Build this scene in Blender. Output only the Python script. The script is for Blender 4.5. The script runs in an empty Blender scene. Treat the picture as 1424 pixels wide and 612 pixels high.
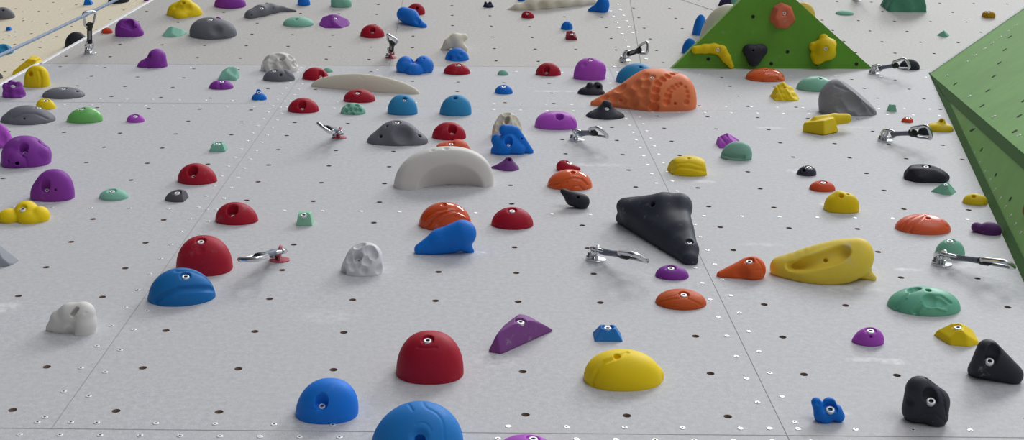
import bpy, bmesh, math, random
import numpy as np
from mathutils import Matrix, Vector
scn = bpy.context.scene
COL = scn.collection
# ---------------------------------------------------------------- camera and wall frames
# wall coordinates: x right along the wall, y up along the wall, z straight out of it (metres)
F, CX, CY = 1739.227, 712.0, 306.0
RC = np.array([[0.99959964, -0.01987769, 0.0201353], [0.01302286, -0.308556, -0.95111703], [0.02511888, 0.95099846, -0.30817361]])
CAM = np.array([-0.09345714, -2.22236112, 1.12257508])
OVER = math.radians(20)          # the wall leans out over the climber by 20 degrees
up = np.array([0, math.cos(OVER), -math.sin(OVER)])
into = -np.array([0, math.sin(OVER), math.cos(OVER)])
WM = np.array([[1, 0, 0], into, up])      # wall -> world rotation
WT = np.array([0, 0, 4.07])
def to_world(p): return WM @ np.asarray(p, float) + WT
def ray(u, v):
    d = RC.T @ np.array([(u - CX) / F, (v - CY) / F, 1.0])
    return d / np.linalg.norm(d)
def project(P):
    q = (np.asarray(P) - CAM) @ RC.T
    return np.stack([CX + F * q[:, 0] / q[:, 2], CY + F * q[:, 1] / q[:, 2]], 1)
class Plane:
    def __init__(s, o, ex, ez):
        s.o = np.array(o, float); s.ez = np.array(ez, float) / np.linalg.norm(ez)
        ex = np.array(ex, float); ex = ex - s.ez * (ex @ s.ez); s.ex = ex / np.linalg.norm(ex)
        s.ey = np.cross(s.ez, s.ex); s.B = np.stack([s.ex, s.ey, s.ez], 1)
    def loc(s, P): return (np.asarray(P) - s.o) @ s.B
    def glob(s, L): return s.o + np.asarray(L) @ s.B.T
    def hit(s, u, v, h=0.0):
        d = ray(u, v); t = ((s.o + s.ez * h - CAM) @ s.ez) / (d @ s.ez)
        return s.loc(CAM + d * t)
    def atY(s, u, v, y):
        c = s.loc(CAM); d = s.B.T @ ray(u, v)
        return c + d * ((y - c[1]) / d[1])
    def matrix(s, o_local):
        R = WM @ s.B; o = to_world(s.glob(o_local))
        return Matrix([[*R[0], o[0]], [*R[1], o[1]], [*R[2], o[2]], [0, 0, 0, 1]])
LOW = Plane((0, 0, 0), (1, 0, 0), (0, 0, 1))
UPP = Plane((-0.02973 + 0, 3.65672 - 0.00075, 0.00396 + 0.0066), (0.99933, 0.03664, -0.0015), (0.00567, -0.11414, 0.99345))
D = 0.2   # spacing of the bolt holes
# kink line = where both planes meet
def kink_y(x, n=UPP.ez): return UPP.o[1] + (n[0] * (x - UPP.o[0]) - n[2] * UPP.o[2]) / (-n[1])
# ---------------------------------------------------------------- mesh helpers
def link(o, parent=None):
    COL.objects.link(o)
    if parent is not None: o.parent = parent
    return o
def tag(o, label=None, cat=None, group=None, kind=None):
    if label: o['label'] = label
    if cat: o['category'] = cat
    if group: o['group'] = group
    if kind: o['kind'] = kind
    return o
def mesh_np(name, V, Q, smooth=True):
    """quads or polygons of one size from arrays"""
    me = bpy.data.meshes.new(name); V = np.asarray(V, np.float32); Q = np.asarray(Q, np.int32)
    k = Q.shape[1]
    me.vertices.add(len(V)); me.vertices.foreach_set('co', V.ravel())
    me.loops.add(Q.size); me.loops.foreach_set('vertex_index', Q.ravel())
    me.polygons.add(len(Q)); me.polygons.foreach_set('loop_start', np.arange(0, Q.size, k, dtype=np.int32))
    me.polygons.foreach_set('loop_total', np.full(len(Q), k, np.int32))
    me.polygons.foreach_set('use_smooth', np.full(len(Q), smooth, bool))
    me.update(calc_edges=True); me.validate()
    return me
class MB:
    def __init__(s): s.v = []; s.f = []; s.m = []; s.sm = []
    def add(s, vs, fs, mi=0, smooth=False):
        b = len(s.v); s.v += [tuple(map(float, x)) for x in vs]
        for f in fs: s.f.append([b + i for i in f]); s.m.append(mi); s.sm.append(smooth)
    def mesh(s, name, mats):
        me = bpy.data.meshes.new(name); me.from_pydata(s.v, [], s.f)
        for m in mats: me.materials.append(m)
        me.polygons.foreach_set('material_index', s.m); me.polygons.foreach_set('use_smooth', s.sm)
        me.update(); return me
    def obj(s, name, mats, parent=None): return link(bpy.data.objects.new(name, s.mesh(name, mats)), parent)
    def ring_loft(s, rings, close0=True, close1=True, mi=0, smooth=True, loop=False):
        n = len(rings[0]); b = len(s.v); vs = [p for r in rings for p in r]; fs = []
        m = len(rings)
        for i in range(m if loop else m - 1):
            j = (i + 1) % m
            for k in range(n): fs.append([i * n + k, i * n + (k + 1) % n, j * n + (k + 1) % n, j * n + k])
        s.add(vs, fs, mi, smooth)
        if not loop:
            if close0: s.f.append([b + k for k in range(n)][::-1]); s.m.append(mi); s.sm.append(False)
            if close1: s.f.append([b + (m - 1) * n + k for k in range(n)]); s.m.append(mi); s.sm.append(False)
    def lathe(s, prof, n=16, mi=0, smooth=True, M=None):
        rings = []
        for r, z in prof:
            ring = [Vector((r * math.cos(2 * math.pi * k / n), r * math.sin(2 * math.pi * k / n), z)) for k in range(n)]
            rings.append([M @ p for p in ring] if M else ring)
        s.ring_loft(rings, True, True, mi, smooth)
    def tube(s, pts, r, n=8, mi=0, loop=False, flat=None):
        P = [Vector(p) for p in pts]; m = len(P); rings = []; prev = None
        for i in range(m):
            if loop: t = P[(i + 1) % m] - P[i - 1]
            else: t = P[min(i + 1, m - 1)] - P[max(i - 1, 0)]
            t.normalize()
            if prev is None:
                a = Vector((0, 0, 1)) if abs(t.z) < .9 else Vector((1, 0, 0)); u = t.cross(a).normalized()
            else: u = (prev - t * prev.dot(t)).normalized()
            prev = u; w = t.cross(u)
            rr = r[i] if isinstance(r, (list, tuple)) else r
            fu, fw = flat if flat else (1, 1)
            rings.append([P[i] + (u * math.cos(2 * math.pi * k / n) * fu + w * math.sin(2 * math.pi * k / n) * fw) * rr for k in range(n)])
        s.ring_loft(rings, True, True, mi, True, loop)
    def box(s, c, h, mi=0, M=None, bev=0.0):
        vs = []
        for z in (-1, 1):
            for x, y in ((-1, -1), (1, -1), (1, 1), (-1, 1)): vs.append(Vector((c[0] + x * h[0], c[1] + y * h[1], c[2] + z * h[2])))
        if M: vs = [M @ p for p in vs]
        s.add(vs, [[3, 2, 1, 0], [4, 5, 6, 7], [0, 1, 5, 4], [1, 2, 6, 5], [2, 3, 7, 6], [3, 0, 4, 7]], mi, False)
# ---------------------------------------------------------------- materials
def lin(c): return tuple(((x / 255 / 12.92) if x / 255 <= .04045 else ((x / 255 + .055) / 1.055) ** 2.4) for x in c)
class NT:
    def __init__(s, name):
        s.m = bpy.data.materials.new(name); s.m.use_nodes = True; s.t = s.m.node_tree; s.n = s.t.nodes
        s.b = s.n['Principled BSDF']; s.tc = s.n.new('ShaderNodeTexCoord')
    def l(s, a, b): s.t.links.new(a, b)
    def noise(s, scale, detail=4, rough=.6, co=None):
        n = s.n.new('ShaderNodeTexNoise'); n.inputs['Scale'].default_value = scale; n.inputs['Detail'].default_value = detail
        n.inputs['Roughness'].default_value = rough; s.l(co or s.tc.outputs['Object'], n.inputs['Vector']); return n.outputs['Fac']
    def ramp(s, fac, a, b, va=0.0, vb=1.0):
        n = s.n.new('ShaderNodeMapRange'); n.inputs[1].default_value = a; n.inputs[2].default_value = b
        n.inputs[3].default_value = va; n.inputs[4].default_value = vb; n.interpolation_type = 'SMOOTHSTEP'
        s.l(fac, n.inputs[0]); return n.outputs[0]
    def math(s, op, a, b=None):
        n = s.n.new('ShaderNodeMath'); n.operation = op
        for i, x in enumerate((a, b)):
            if x is None: continue
            if isinstance(x, (int, float)): n.inputs[i].default_value = x
            else: s.l(x, n.inputs[i])
        return n.outputs[0]
    def mix(s, fac, a, b):
        n = s.n.new('ShaderNodeMix'); n.data_type = 'RGBA'
        if isinstance(fac, (int, float)): n.inputs[0].default_value = fac
        else: s.l(fac, n.inputs[0])
        for i, x in ((6, a), (7, b)):
            if isinstance(x, tuple): n.inputs[i].default_value = (*x, 1)
            else: s.l(x, n.inputs[i])
        return n.outputs[2]
    def bump(s, h, st, dist=.002):
        n = s.n.new('ShaderNodeBump'); n.inputs['Strength'].default_value = st; n.inputs['Distance'].default_value = dist
        s.l(h, n.inputs['Height']); s.l(n.outputs[0], s.b.inputs['Normal'])
    def set(s, **k):
        for a, v in k.items():
            i = s.b.inputs[a.replace('_', ' ')]
            if isinstance(v, tuple): i.default_value = (*v, 1)
            elif isinstance(v, (int, float)): i.default_value = v
            else: s.l(v, i)
        return s.m
_hm = {}
def hold_mat(rgb, rough=.55, chalk=.12, grain=.25):
    key = (rgb, rough, chalk, grain)
    if key in _hm: return _hm[key]
    t = NT('hold_resin'); base = lin(rgb)
    oi = t.n.new('ShaderNodeObjectInfo'); ad = t.n.new('ShaderNodeVectorMath'); ad.operation = 'ADD'
    sc = t.n.new('ShaderNodeVectorMath'); sc.operation = 'SCALE'; sc.inputs[0].default_value = (7, 3, 5); t.l(oi.outputs['Random'], sc.inputs['Scale'])
    t.l(t.tc.outputs['Object'], ad.inputs[0]); t.l(sc.outputs[0], ad.inputs[1]); co = ad.outputs[0]
    n1 = t.noise(22, 5, .65, co); n2 = t.noise(420, 2, .5, co); n3 = t.noise(9, 3, .5, co)
    c = t.mix(t.ramp(n3, .3, .7, 0, .3), base, tuple(x * .8 for x in base))
    ch = t.math('MULTIPLY', t.ramp(n1, .56, .78), t.ramp(n2, .35, .65))
    c = t.mix(t.math('MULTIPLY', ch, chalk * 1.6), c, lin((205, 203, 205)))
    c = t.mix(chalk * .07, c, lin((190, 188, 192)))
    t.bump(n2, grain, .0012)
    _hm[key] = t.set(Base_Color=c, Roughness=rough, Specular_IOR_Level=.25 if rough > .35 else .5)
    return _hm[key]
def simple_mat(name, rgb, rough=.5, metal=0.0, noise=0.0, nscale=60):
    t = NT(name); base = lin(rgb); c = base
    if noise: c = t.mix(t.ramp(t.noise(nscale, 4), .3, .7), tuple(x * (1 - noise) for x in base), base)
    return t.set(Base_Color=c, Roughness=rough, Metallic=metal)
M_STEEL = simple_mat('polished_steel', (225, 226, 228), .18, 1.0, .12, 90)
M_ZINC = simple_mat('zinc_screw', (240, 242, 244), .42, .45)
M_GREYSLING = simple_mat('grey_sling_fabric', (128, 136, 150), .6, .15, .3, 200)
M_DARK = simple_mat('dark_socket', (22, 22, 24), .6, .3)
M_WEB = simple_mat('black_webbing', (30, 31, 40), .75, 0, .3, 300)
M_RUBBER = simple_mat('black_rubber', (18, 18, 22), .5)
M_GREYTAPE = simple_mat('grey_label', (150, 150, 146), .6)
M_PINK = simple_mat('red_hanger_paint', (205, 95, 110), .45, 0, .25, 200)
M_WHITEHANG = simple_mat('bright_hanger_steel', (232, 236, 240), .3, .7)
M_ALLOY = simple_mat('brushed_alloy', (178, 180, 186), .3, 1.0, .2, 150)
# ---------------------------------------------------------------- signed distance shapes, P is (n,3)
def E(cx, cy, cz, rx, ry, rz):
    c = np.array([cx, cy, cz]); r = np.array([rx, ry, rz])
    def f(P, q):
        p = (P - c) / r; k0 = np.sqrt((p * p).sum(1)) + 1e-9; k1 = np.sqrt(((p / r) ** 2).sum(1)) + 1e-9
        return k0 * (k0 - 1) / k1
    return f
def SEG(P, a, b, ra, rb):
    ab = b - a; t = np.clip(((P - a) @ ab) / (ab @ ab + 1e-12), 0, 1)
    return np.linalg.norm(P - a - t[:, None] * ab, axis=1) - (ra + (rb - ra) * t)
def smin(a, b, k):
    if k <= 0: return np.minimum(a, b)
    h = np.clip(.5 + .5 * (b - a) / k, 0, 1); return b + (a - b) * h - k * h * (1 - h)
def smax(a, b, k): return -smin(-a, -b, k)
def C(x1, y1, z1, r1, x2, y2, z2, r2):
    a, b = np.array([x1, y1, float(z1)]), np.array([x2, y2, float(z2)])
    return lambda P, q: SEG(P, a, b, r1, r2)
def U(k, *fs):
    def f(P, q):
        d = fs[0](P, q)
        for g in fs[1:]: d = smin(d, g(P, q), k)
        return d
    return f
def S(k, f0, *fs):
    def f(P, q):
        d = f0(P, q)
        for g in fs: d = smax(d, -g(P, q), k)
        return d
    return f
def I(k, *fs):
    def f(P, q):
        d = fs[0](P, q)
        for g in fs[1:]: d = smax(d, g(P, q), k)
        return d
    return f
def HS(nx, ny, nz, d):
    n = np.array([nx, ny, nz], float); l = np.linalg.norm(n); n = n / l
    return lambda P, q: P @ n - d
def FAC(k, *pl): return I(k, *[HS(*p) for p in pl])
def dome(b=.88, h=1.0, lx=0., ly=0., px=2.0, flat=0.0):
    """rounded mound, px>2 squarer; lx, ly lean the top"""
    def f(P, q):
        x = P[:, 0] - lx * P[:, 2]; y = P[:, 1] - ly * P[:, 2]; z = P[:, 2]
        pp = np.stack([x, y / b, z / h], 1); k = (np.abs(pp) ** px).sum(1) ** (1 / px) + 1e-9
        g = np.stack([x, y / b ** 2, z / h ** 2], 1)
        if px == 2: return k * (k - 1) / (np.sqrt((g * g).sum(1)) + 1e-9)
        return (k - 1) * min(b, h, 1) * .9
    return f
def pyr(b=.9, h=1., top=.55, k=.06):
    s = 1 - top
    return FAC(k, (h, 0, s, h / math.hypot(h, s)), (-h, 0, s, h / math.hypot(h, s)), (0, h, s * b, h * b / math.hypot(h, s * b)), (0, -h, s * b, h * b / math.hypot(h, s * b)), (0, 0, 1, h))
def NZ(f0, amp, freq, seed=0, absn=False):
    rs = np.random.RandomState(seed); K = rs.normal(size=(7, 3)); K /= np.linalg.norm(K, axis=1)[:, None]; K *= freq * rs.uniform(.6, 1.5, (7, 1)); ph = rs.uniform(0, 6.28, 7)
    def f(P, q):
        n = np.sin(P @ K.T + ph)
        n = (np.abs(n) - .6).sum(1) if absn else n.sum(1)
        return f0(P, q) + amp * n / 2.6
    return f
def BUMPS(f0, n, r, amp, seed, k=.12, b=.85, h=1.0, sub=False):
    """scatter n knobs (or scallops) over a mound's surface"""
    rs = np.random.RandomState(seed); pts = []
    while len(pts) < n:
        v = rs.normal(size=3); v[2] = abs(v[2]); v /= np.linalg.norm(v); v[1] = -abs(v[1]) if rs.rand() < .7 else v[1]
        pts.append(v * np.array([1, b, h]))
    fs = [E(*(p * (1 + amp * r)), r, r, r) for p in pts]
    return S(k, f0, *fs) if sub else U(k, f0, *[E(*(p * (1 - r + amp)), r, r, r) for p in pts])
def KQ(nodes, k=.1, vb=None, smooth=False):
    """chain of balls drawn as (u, v, r_px[, contact row]) in the plane standing on the wall at that contact row"""
    if smooth:
        A4 = [np.array(n, float) for n in nodes]; out = []
        for i in range(len(A4) - 1):
            p0, p1, p2, p3 = A4[max(i - 1, 0)], A4[i], A4[i + 1], A4[min(i + 2, len(A4) - 1)]
            for t in (0, .25, .5, .75): out.append(.5 * (2 * p1 + (p2 - p0) * t + (2 * p0 - 5 * p1 + 4 * p2 - p3) * t * t + (3 * p1 - p0 - 3 * p2 + p3) * t ** 3))
        nodes = [tuple(x) for x in out + [A4[-1]]]
    def f(P, q):
        pts = [(q(n[0], n[1], n[3] if len(n) > 3 else vb), n[2] * q.k) for n in nodes]
        if len(pts) == 1: return np.linalg.norm(P - pts[0][0], axis=1) - pts[0][1]
        d = None
        for (a, ra), (b, rb) in zip(pts[:-1], pts[1:]):
            e = SEG(P, a, b, ra, rb); d = e if d is None else smin(d, e, k * .35)
        return d
    return f
def TRI(n3, k=0):
    """rounded triangular slab between three such balls"""
    def f(P, q):
        (a, ra), (b, rb), (c, rc) = [(q(n[0], n[1], n[3]), n[2] * q.k) for n in n3]
        ba, cb, ac = b - a, c - b, a - c; n = np.cross(ba, ac)
        pa, pb, pc = P - a, P - b, P - c
        s = (np.sign(pa @ np.cross(ba, n)) + np.sign(pb @ np.cross(cb, n)) + np.sign(pc @ np.cross(ac, n)))
        def ed(p, e): t = np.clip((p @ e) / (e @ e), 0, 1); return ((p - t[:, None] * e) ** 2).sum(1)
        dd = np.where(s < 2, np.minimum(np.minimum(ed(pa, ba), ed(pb, cb)), ed(pc, ac)), (pa @ n) ** 2 / (n @ n))
        return np.sqrt(dd) - (ra + rb + rc) / 3
    return f
def HULLQ(nodes, rnd=2.0, k=.02):
    """faceted block: convex hull of points drawn as (u, v, contact row), edges rounded by rnd px"""
    st = {}
    def f(P, q):
        if 'pl' not in st:
            X = np.array([q(*n) for n in nodes]); c = X.mean(0); pl = []
            for i in range(len(X)):
                for j in range(i):
                    for l in range(j):
                        n = np.cross(X[i] - X[l], X[j] - X[l]); m = np.linalg.norm(n)
                        if m < 1e-9: continue
                        n = n / m; d = n @ X[l]
                        if n @ c > d: n, d = -n, -d
                        if (X @ n <= d + 1e-6).all(): pl.append((n, d))
            st['pl'] = pl
        d = None
        for n, e in st['pl']:
            v = P @ n - e; d = v if d is None else smax(d, v, k)
        return d
    return f
# ---------------------------------------------------------------- surface nets
CORN = np.array([[i, j, k] for i in (0, 1) for j in (0, 1) for k in (0, 1)])
EDG = [(a, b) for a in range(8) for b in range(a + 1, 8) if np.abs(CORN[a] - CORN[b]).sum() == 1]
def surface_nets(Vv, o, h):
    ins = Vv < 0; nx, ny, nz = Vv.shape
    cnt = np.zeros((nx - 1, ny - 1, nz - 1), np.int8)
    for c in CORN: cnt += ins[c[0]:nx - 1 + c[0], c[1]:ny - 1 + c[1], c[2]:nz - 1 + c[2]]
    act = np.argwhere((cnt > 0) & (cnt < 8)); idx = -np.ones(cnt.shape, np.int64); idx[tuple(act.T)] = np.arange(len(act))
    vals = np.stack([Vv[tuple((act + c).T)] for c in CORN], 1)
    acc = np.zeros((len(act), 3)); num = np.zeros(len(act))
    for a, b in EDG:
        va, vb = vals[:, a], vals[:, b]; m = (va < 0) != (vb < 0); t = np.where(m, va / np.where(m, va - vb, 1), 0)
        acc += np.where(m[:, None], CORN[a] + t[:, None] * (CORN[b] - CORN[a]), 0); num += m
    V = o + (act + acc / num[:, None]) * h
    quads = []
    for ax in range(3):
        u, w = (ax + 1) % 3, (ax + 2) % 3
        A = ins.take(range(Vv.shape[ax] - 1), ax); B = ins.take(range(1, Vv.shape[ax]), ax)
        e = np.argwhere(A != B); e = e[(e[:, u] > 0) & (e[:, w] > 0) & (e[:, u] < cnt.shape[u]) & (e[:, w] < cnt.shape[w])]
        du = np.zeros(3, int); du[u] = 1; dw = np.zeros(3, int); dw[w] = 1
        Q = np.stack([idx[tuple((e - du - dw).T)], idx[tuple((e - dw).T)], idx[tuple(e.T)], idx[tuple((e - du).T)]], 1)
        fl = A[tuple(e.T)]
        Q = np.where(fl[:, None], Q, Q[:, ::-1]); quads.append(Q)
    Q = np.concatenate(quads); return V, Q[(Q >= 0).all(1)]
# ---------------------------------------------------------------- hold builder
BOLT_R, RECESS_R = .0088, .0126
def bolt_mesh():
    m = MB(); n = 18
    prof = [(BOLT_R, -.004), (BOLT_R, .0022), (BOLT_R * .9, .0034), (BOLT_R * .52, .0034), (BOLT_R * .46, .0026)]
    rings = [[(r * math.cos(2 * math.pi * k / n), r * math.sin(2 * math.pi * k / n), z) for k in range(n)] for r, z in prof]
    m.ring_loft(rings, True, False, 0, True)
    r = BOLT_R * .46
    m.ring_loft([[(r * math.cos(2 * math.pi * k / n), r * math.sin(2 * math.pi * k / n), z) for k in range(n)] for z in (.0026, -.003)], False, True, 1, True)
    return m.mesh('bolt', [M_ZINC, M_DARK])
BOLT = bolt_mesh()
def _coarse(f, q, lo, hi, n):
    ax = [np.linspace(lo[i], hi[i], n[i]) for i in range(3)]
    G = np.stack(np.meshgrid(*ax, indexing='ij'), -1)
    return ax, G, f(G.reshape(-1, 3), q).reshape(G.shape[:3])
class Hold:
    pass
NH = [0]; ALLH = []
def H(col, bb, shape, label, plane=None, vb=None, hr=None, bolts=(), pits=(), dents=(), bumps=(), lines=(), ridges=(), rot=0., rough=.55, chalk=.12, grain=.25, res=1.0, name='climbing_hold', cat='climbing hold', group=None, kf=.06):
    plane = plane or LOW; NH[0] += 1
    x0, y0, x1, y1 = bb; W, Hh = x1 - x0, y1 - y0; um = (x0 + x1) / 2
    cr, sr = math.cos(rot), math.sin(rot); RM = np.array([[cr, -sr, 0], [sr, cr, 0], [0, 0, 1.]])
    vbase = vb if vb is not None else y1 - .1 * W
    o = plane.hit(um, vbase); mpp = np.linalg.norm(plane.hit(um + 1, vbase) - o)
    s0 = W / 2 * mpp
    par = np.array([o[0], o[1], s0, s0 if hr is None else s0 * hr])
    Sc = lambda p: np.array([p[2], p[2] if hr is None else p[4], p[3]])
    if hr is not None: par = np.append(par, s0)
    class Q_:
        k = 2 / W
        def __call__(s, u, v, vbb=None):
            yb = plane.hit(um, vbb if vbb is not None else vbase)[1]
            P = plane.atY(u, v, yb); return (P - np.array([o[0], o[1], 0])) / s0
    q = Q_()
    # extent and coarse body
    lo, hi = np.array([-2.0, -2.0, 0.0]), np.array([2.0, 2.0, 2.6])
    ax, G, d = _coarse(shape, q, lo, hi, (34, 34, 24)); ii = np.argwhere(d < .06)
    st = (hi - lo) / np.array([33, 33, 23])
    lo2 = lo + ii.min(0) * st - st * 1.2; hi2 = lo + ii.max(0) * st + st * 1.2; lo2[2] = -.1
    base_z = lambda P, k: np.maximum(k, -(P[:, 2] + .02))
    n = np.maximum(((hi2 - lo2) / .08).astype(int), 8)
    ax, G, d = _coarse(shape, q, lo2, hi2, n)
    d = base_z(G.reshape(-1, 3), d.ravel()).reshape(d.shape)
    Vb, _ = surface_nets(d, lo2, (hi2 - lo2) / (n - 1))
    def placed(p, V): return plane.glob((V * Sc(p)) @ RM.T + np.array([p[0], p[1], 0]))
    def bbx(p):
        uv = project(placed(p, Vb)); a, b = uv.min(0), uv.max(0); return np.array([a[0], a[1], b[0], b[1]])
    tgt = np.array([x0, y0, x1, y1], float)
    if vb is None:
        act = [0, 1, 2, 3] if hr is None else [0, 1, 2, 4]
        best = (1e9, par)
        for it in range(9):
            r = bbx(par) - tgt; e = np.abs(r).max()
            if e < best[0]: best = (e, par.copy())
            if e < .15: break
            J = np.zeros((4, len(act)))
            for j, a in enumerate(act):
                pp = par.copy(); h = s0 * .02; pp[a] += h; J[:, j] = (bbx(pp) - tgt - r) / h
            stp = np.linalg.lstsq(J, -r, rcond=None)[0]; stp = np.clip(stp, -.5 * s0, .5 * s0)
            par[act] += stp; par[2] = max(par[2], s0 * .4); par[3] = max(par[3], s0 * .15)
            if hr is not None: par[3] = par[2] * hr; par[4] = max(par[4], s0 * .3)
        par = best[1]; ferr = best[0]
    else: ferr = float(np.abs(bbx(par) - tgt).max())
    sc = Sc(par); k = mpp / par[2]
    cl = (RM.T @ (plane.loc(CAM) - np.array([par[0], par[1], 0]))) / sc
    def march(c, dvec, t0, t1, f, N=140):
        t = np.linspace(t0, t1, N); P = c + t[:, None] * dvec; v = base_z(P, f(P, q)); w = np.where(v < 0)[0]
        if not len(w): return None
        i = w[0]
        if i == 0: return P[0]
        a, b = t[i - 1], t[i]
        for _ in range(12):
            m = (a + b) / 2; pm = (c + m * dvec)[None]
            if base_z(pm, f(pm, q))[0] < 0: b = m
            else: a = m
        return c + b * dvec
    def grad(P, f, e=.01):
        g = np.stack([(f(P + np.eye(3)[i] * e, q) - f(P - np.eye(3)[i] * e, q)) for i in range(3)], 1) / (2 * e)
        return g
    def hit(u, v):
        for dv in range(0, 12):
            dd = (RM.T @ (plane.B.T @ ray(u + (um - u) * .02 * dv, v + dv * Hh * .012))) / sc
            tc = -(cl @ dd) / (dd @ dd); w = 3.0 / np.linalg.norm(dd)
            p = march(cl, dd, tc - w, tc + w, shape)
            if p is not None:
                g = grad(p[None], shape)[0]; g /= np.linalg.norm(g) + 1e-9; return p, g
        return None
    add, sub = [], []
    for u, v, r, *amp in bumps:
        h = hit(u, v)
        if h: add.append((E(*(h[0] + h[1] * ((amp[0] if amp else .4) - 1) * r * k), r * k, r * k, r * k), min(kf, r * k * .6)))
    def path(pts, r, off):
        ps = []
        for (ua, va), (ub, vb_) in zip(pts[:-1], pts[1:]):
            for i in range(4): ps.append((ua + (ub - ua) * i / 4, va + (vb_ - va) * i / 4))
        ps.append(pts[-1]); hs = [x for x in (hit(*p) for p in ps) if x]
        hs = [h[0] + h[1] * off * r * k for h in hs]
        def f(P, q):
            d = None
            for a, b in zip(hs[:-1], hs[1:]):
                e = SEG(P, a, b, r * k, r * k); d = e if d is None else np.minimum(d, e)
            return d if d is not None else np.full(len(P), 9.)
        return f
    for pts, r, *o_ in ridges: add.append((path(pts, r, o_[0] if o_ else -.3), min(kf, r * k * .6)))
    for pts, r, *o_ in lines: sub.append((path(pts, r, o_[0] if o_ else .3), min(kf, r * k * .5)))
    for u, v, r, *dp in dents:
        h = hit(u, v)
        if h: sub.append((E(*(h[0] + h[1] * (1 - (dp[0] if dp else .4)) * r * k), r * k, r * k, r * k), min(kf, r * k * .4)))
    for u, v, r, *dp in pits:
        h = hit(u, v)
        if h:
            a, b = h[0] + h[1] * r * k, h[0] - h[1] * r * k * (dp[0] if dp else 1.8)
            sub.append(((lambda a, b, rr: (lambda P, q: SEG(P, a, b, rr, rr * .9)))(a, b, r * k), .015))
    bl = []
    mids = lambda p: None
    for u, v, *st_ in bolts:
        big = st_[0] if st_ else 1.0; deep = st_[1] if len(st_) > 1 else .42
        h = hit(u, v)
        if not h: continue
        pm = h[0] * sc; nm = h[1] / sc; nm = nm / np.linalg.norm(nm); am = np.array([0, 0, 1.0]) + nm * .6; am /= np.linalg.norm(am)
        rr = RECESS_R * big * (.9 if deep > .85 else 1); deep *= 1.5 if deep > .85 else 1; big = .78 if deep > .85 else big; fm = pm - am * rr * deep
        def cyl(P, q, pm=pm, am=am, rr=rr, fm=fm):
            x = P * sc - fm; t = x @ am; rad = np.linalg.norm(x - t[:, None] * am, axis=1)
            return np.maximum(rad - rr * (1 + .1 * np.clip(t / rr, 0, 3)), -t) / par[2]
        sub.append((cyl, .012)); bl.append((fm, am, big))
    def full(P, q):
        d = shape(P, q)
        near = np.abs(d) < .6
        if near.any() and (add or sub):
            Pn = P[near]; e = d[near]
            for g, kk in add: e = smin(e, g(Pn, q), kk)
            for g, kk in sub: e = smax(e, -g(Pn, q), kk)
            d = d.copy(); d[near] = e
        return base_z(P, d)
    N = np.clip(W * .62 * res, 26, 105); hh = np.array([2 / N, 2 / N, 2 / N])
    hh[2] *= np.clip(par[2] / par[3], .6, 1.5)
    lo3 = lo2 - .06; hi3 = hi2 + .06
    if bumps or ridges: lo3 = lo3 - np.array([.1, .1, 0]); hi3 = hi3 + .12
    lo3[2] = -.09
    n = np.maximum(((hi3 - lo3) / hh).astype(int) + 2, 10)
    ax = [lo3[i] + hh[i] * np.arange(n[i]) for i in range(3)]
    G = np.stack(np.meshgrid(*ax, indexing='ij'), -1).reshape(-1, 3)
    d = full(G, q).reshape(n)
    V, Q = surface_nets(d, lo3, hh)
    for _ in range(2):
        e = hh.min() * .12; g = np.stack([full(V + np.eye(3)[i] * e, q) - full(V - np.eye(3)[i] * e, q) for i in range(3)], 1) / (2 * e)
        f0 = full(V, q); g2 = (g * g).sum(1) + 1e-6; stp = -(f0 / g2)[:, None] * g
        ln = np.linalg.norm(stp, axis=1)[:, None] + 1e-9; V = V + stp * np.minimum(1, hh.min() * .5 / ln)
    V[:, 2] = np.maximum(V[:, 2], -.02)
    me = mesh_np(name, (V * sc) @ RM.T, Q)
    me.materials.append(hold_mat(tuple(col), rough, chalk, grain))
    ob = link(bpy.data.objects.new(name, me)); ob.matrix_world = plane.matrix((par[0], par[1], 0))
    tag(ob, label, cat, group)
    for fm, am, big in bl:
        b = link(bpy.data.objects.new('bolt', BOLT), ob)
        b.matrix_local = Matrix.Translation(Vector(RM @ fm)) @ Vector(RM @ am).to_track_quat('Z', 'Y').to_matrix().to_4x4() @ Matrix.Scale(min(1.0, big), 4)
    ALLH.append((label, ferr, par[3] / par[2], len(V)))
    return ob
# ---------------------------------------------------------------- frames of the side face and the two green volumes
def FLT(nodes, k, bb, zr=.8, close=False):
    um, vm, w = (bb[0] + bb[2]) / 2, (bb[1] + bb[3]) / 2, (bb[2] - bb[0]) / 2
    ns = [(np.array([(u - um) / w, -(v - vm) / w, r / w * zr * .6]), r / w) for u, v, r in nodes]
    if close: c = sum(n[0] for n in ns) / len(ns); r = sum(n[1] for n in ns) / len(ns)
    def f(P, q):
        d = None; seq = ns + [ns[0]] if close else ns
        for (a, ra), (b, rb) in zip(seq[:-1], seq[1:]):
            e = SEG(P, a, b, ra, rb); d = e if d is None else smin(d, e, k * .4)
        if close: d = smin(d, np.linalg.norm(P - c, axis=1) - r * 1.1, k * .5)
        return d
    return f
_e0, _e1 = UPP.glob(UPP.hit(55, 89.6)), UPP.glob(UPP.hit(210, 0))
_ed = (_e1 - _e0) / np.linalg.norm(_e1 - _e0)
_m = np.cross(UPP.ez, _ed)                       # left along the wall, away from the edge
_t = math.radians(-4); _n = np.cross(_ed, _m * math.cos(_t) + UPP.ez * math.sin(_t))
LFT = Plane(CAM + 1.15 * (_e0 - CAM), (1, 0, 0), _n if _n[2] > 0 else -_n)
V1L, V1R = UPP.glob(UPP.hit(931, 95.2)), UPP.glob(UPP.hit(1213.5, 95.6))
V1A = UPP.glob(UPP.hit(1065, -38, .42)); V1T = UPP.glob(UPP.hit(1085, 66, 0))
_n = np.cross(V1R - V1L, V1A - V1L); _n = _n if _n @ (CAM - V1L) > 0 else -_n
V1F = Plane(V1L, V1R - V1L, _n)
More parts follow.
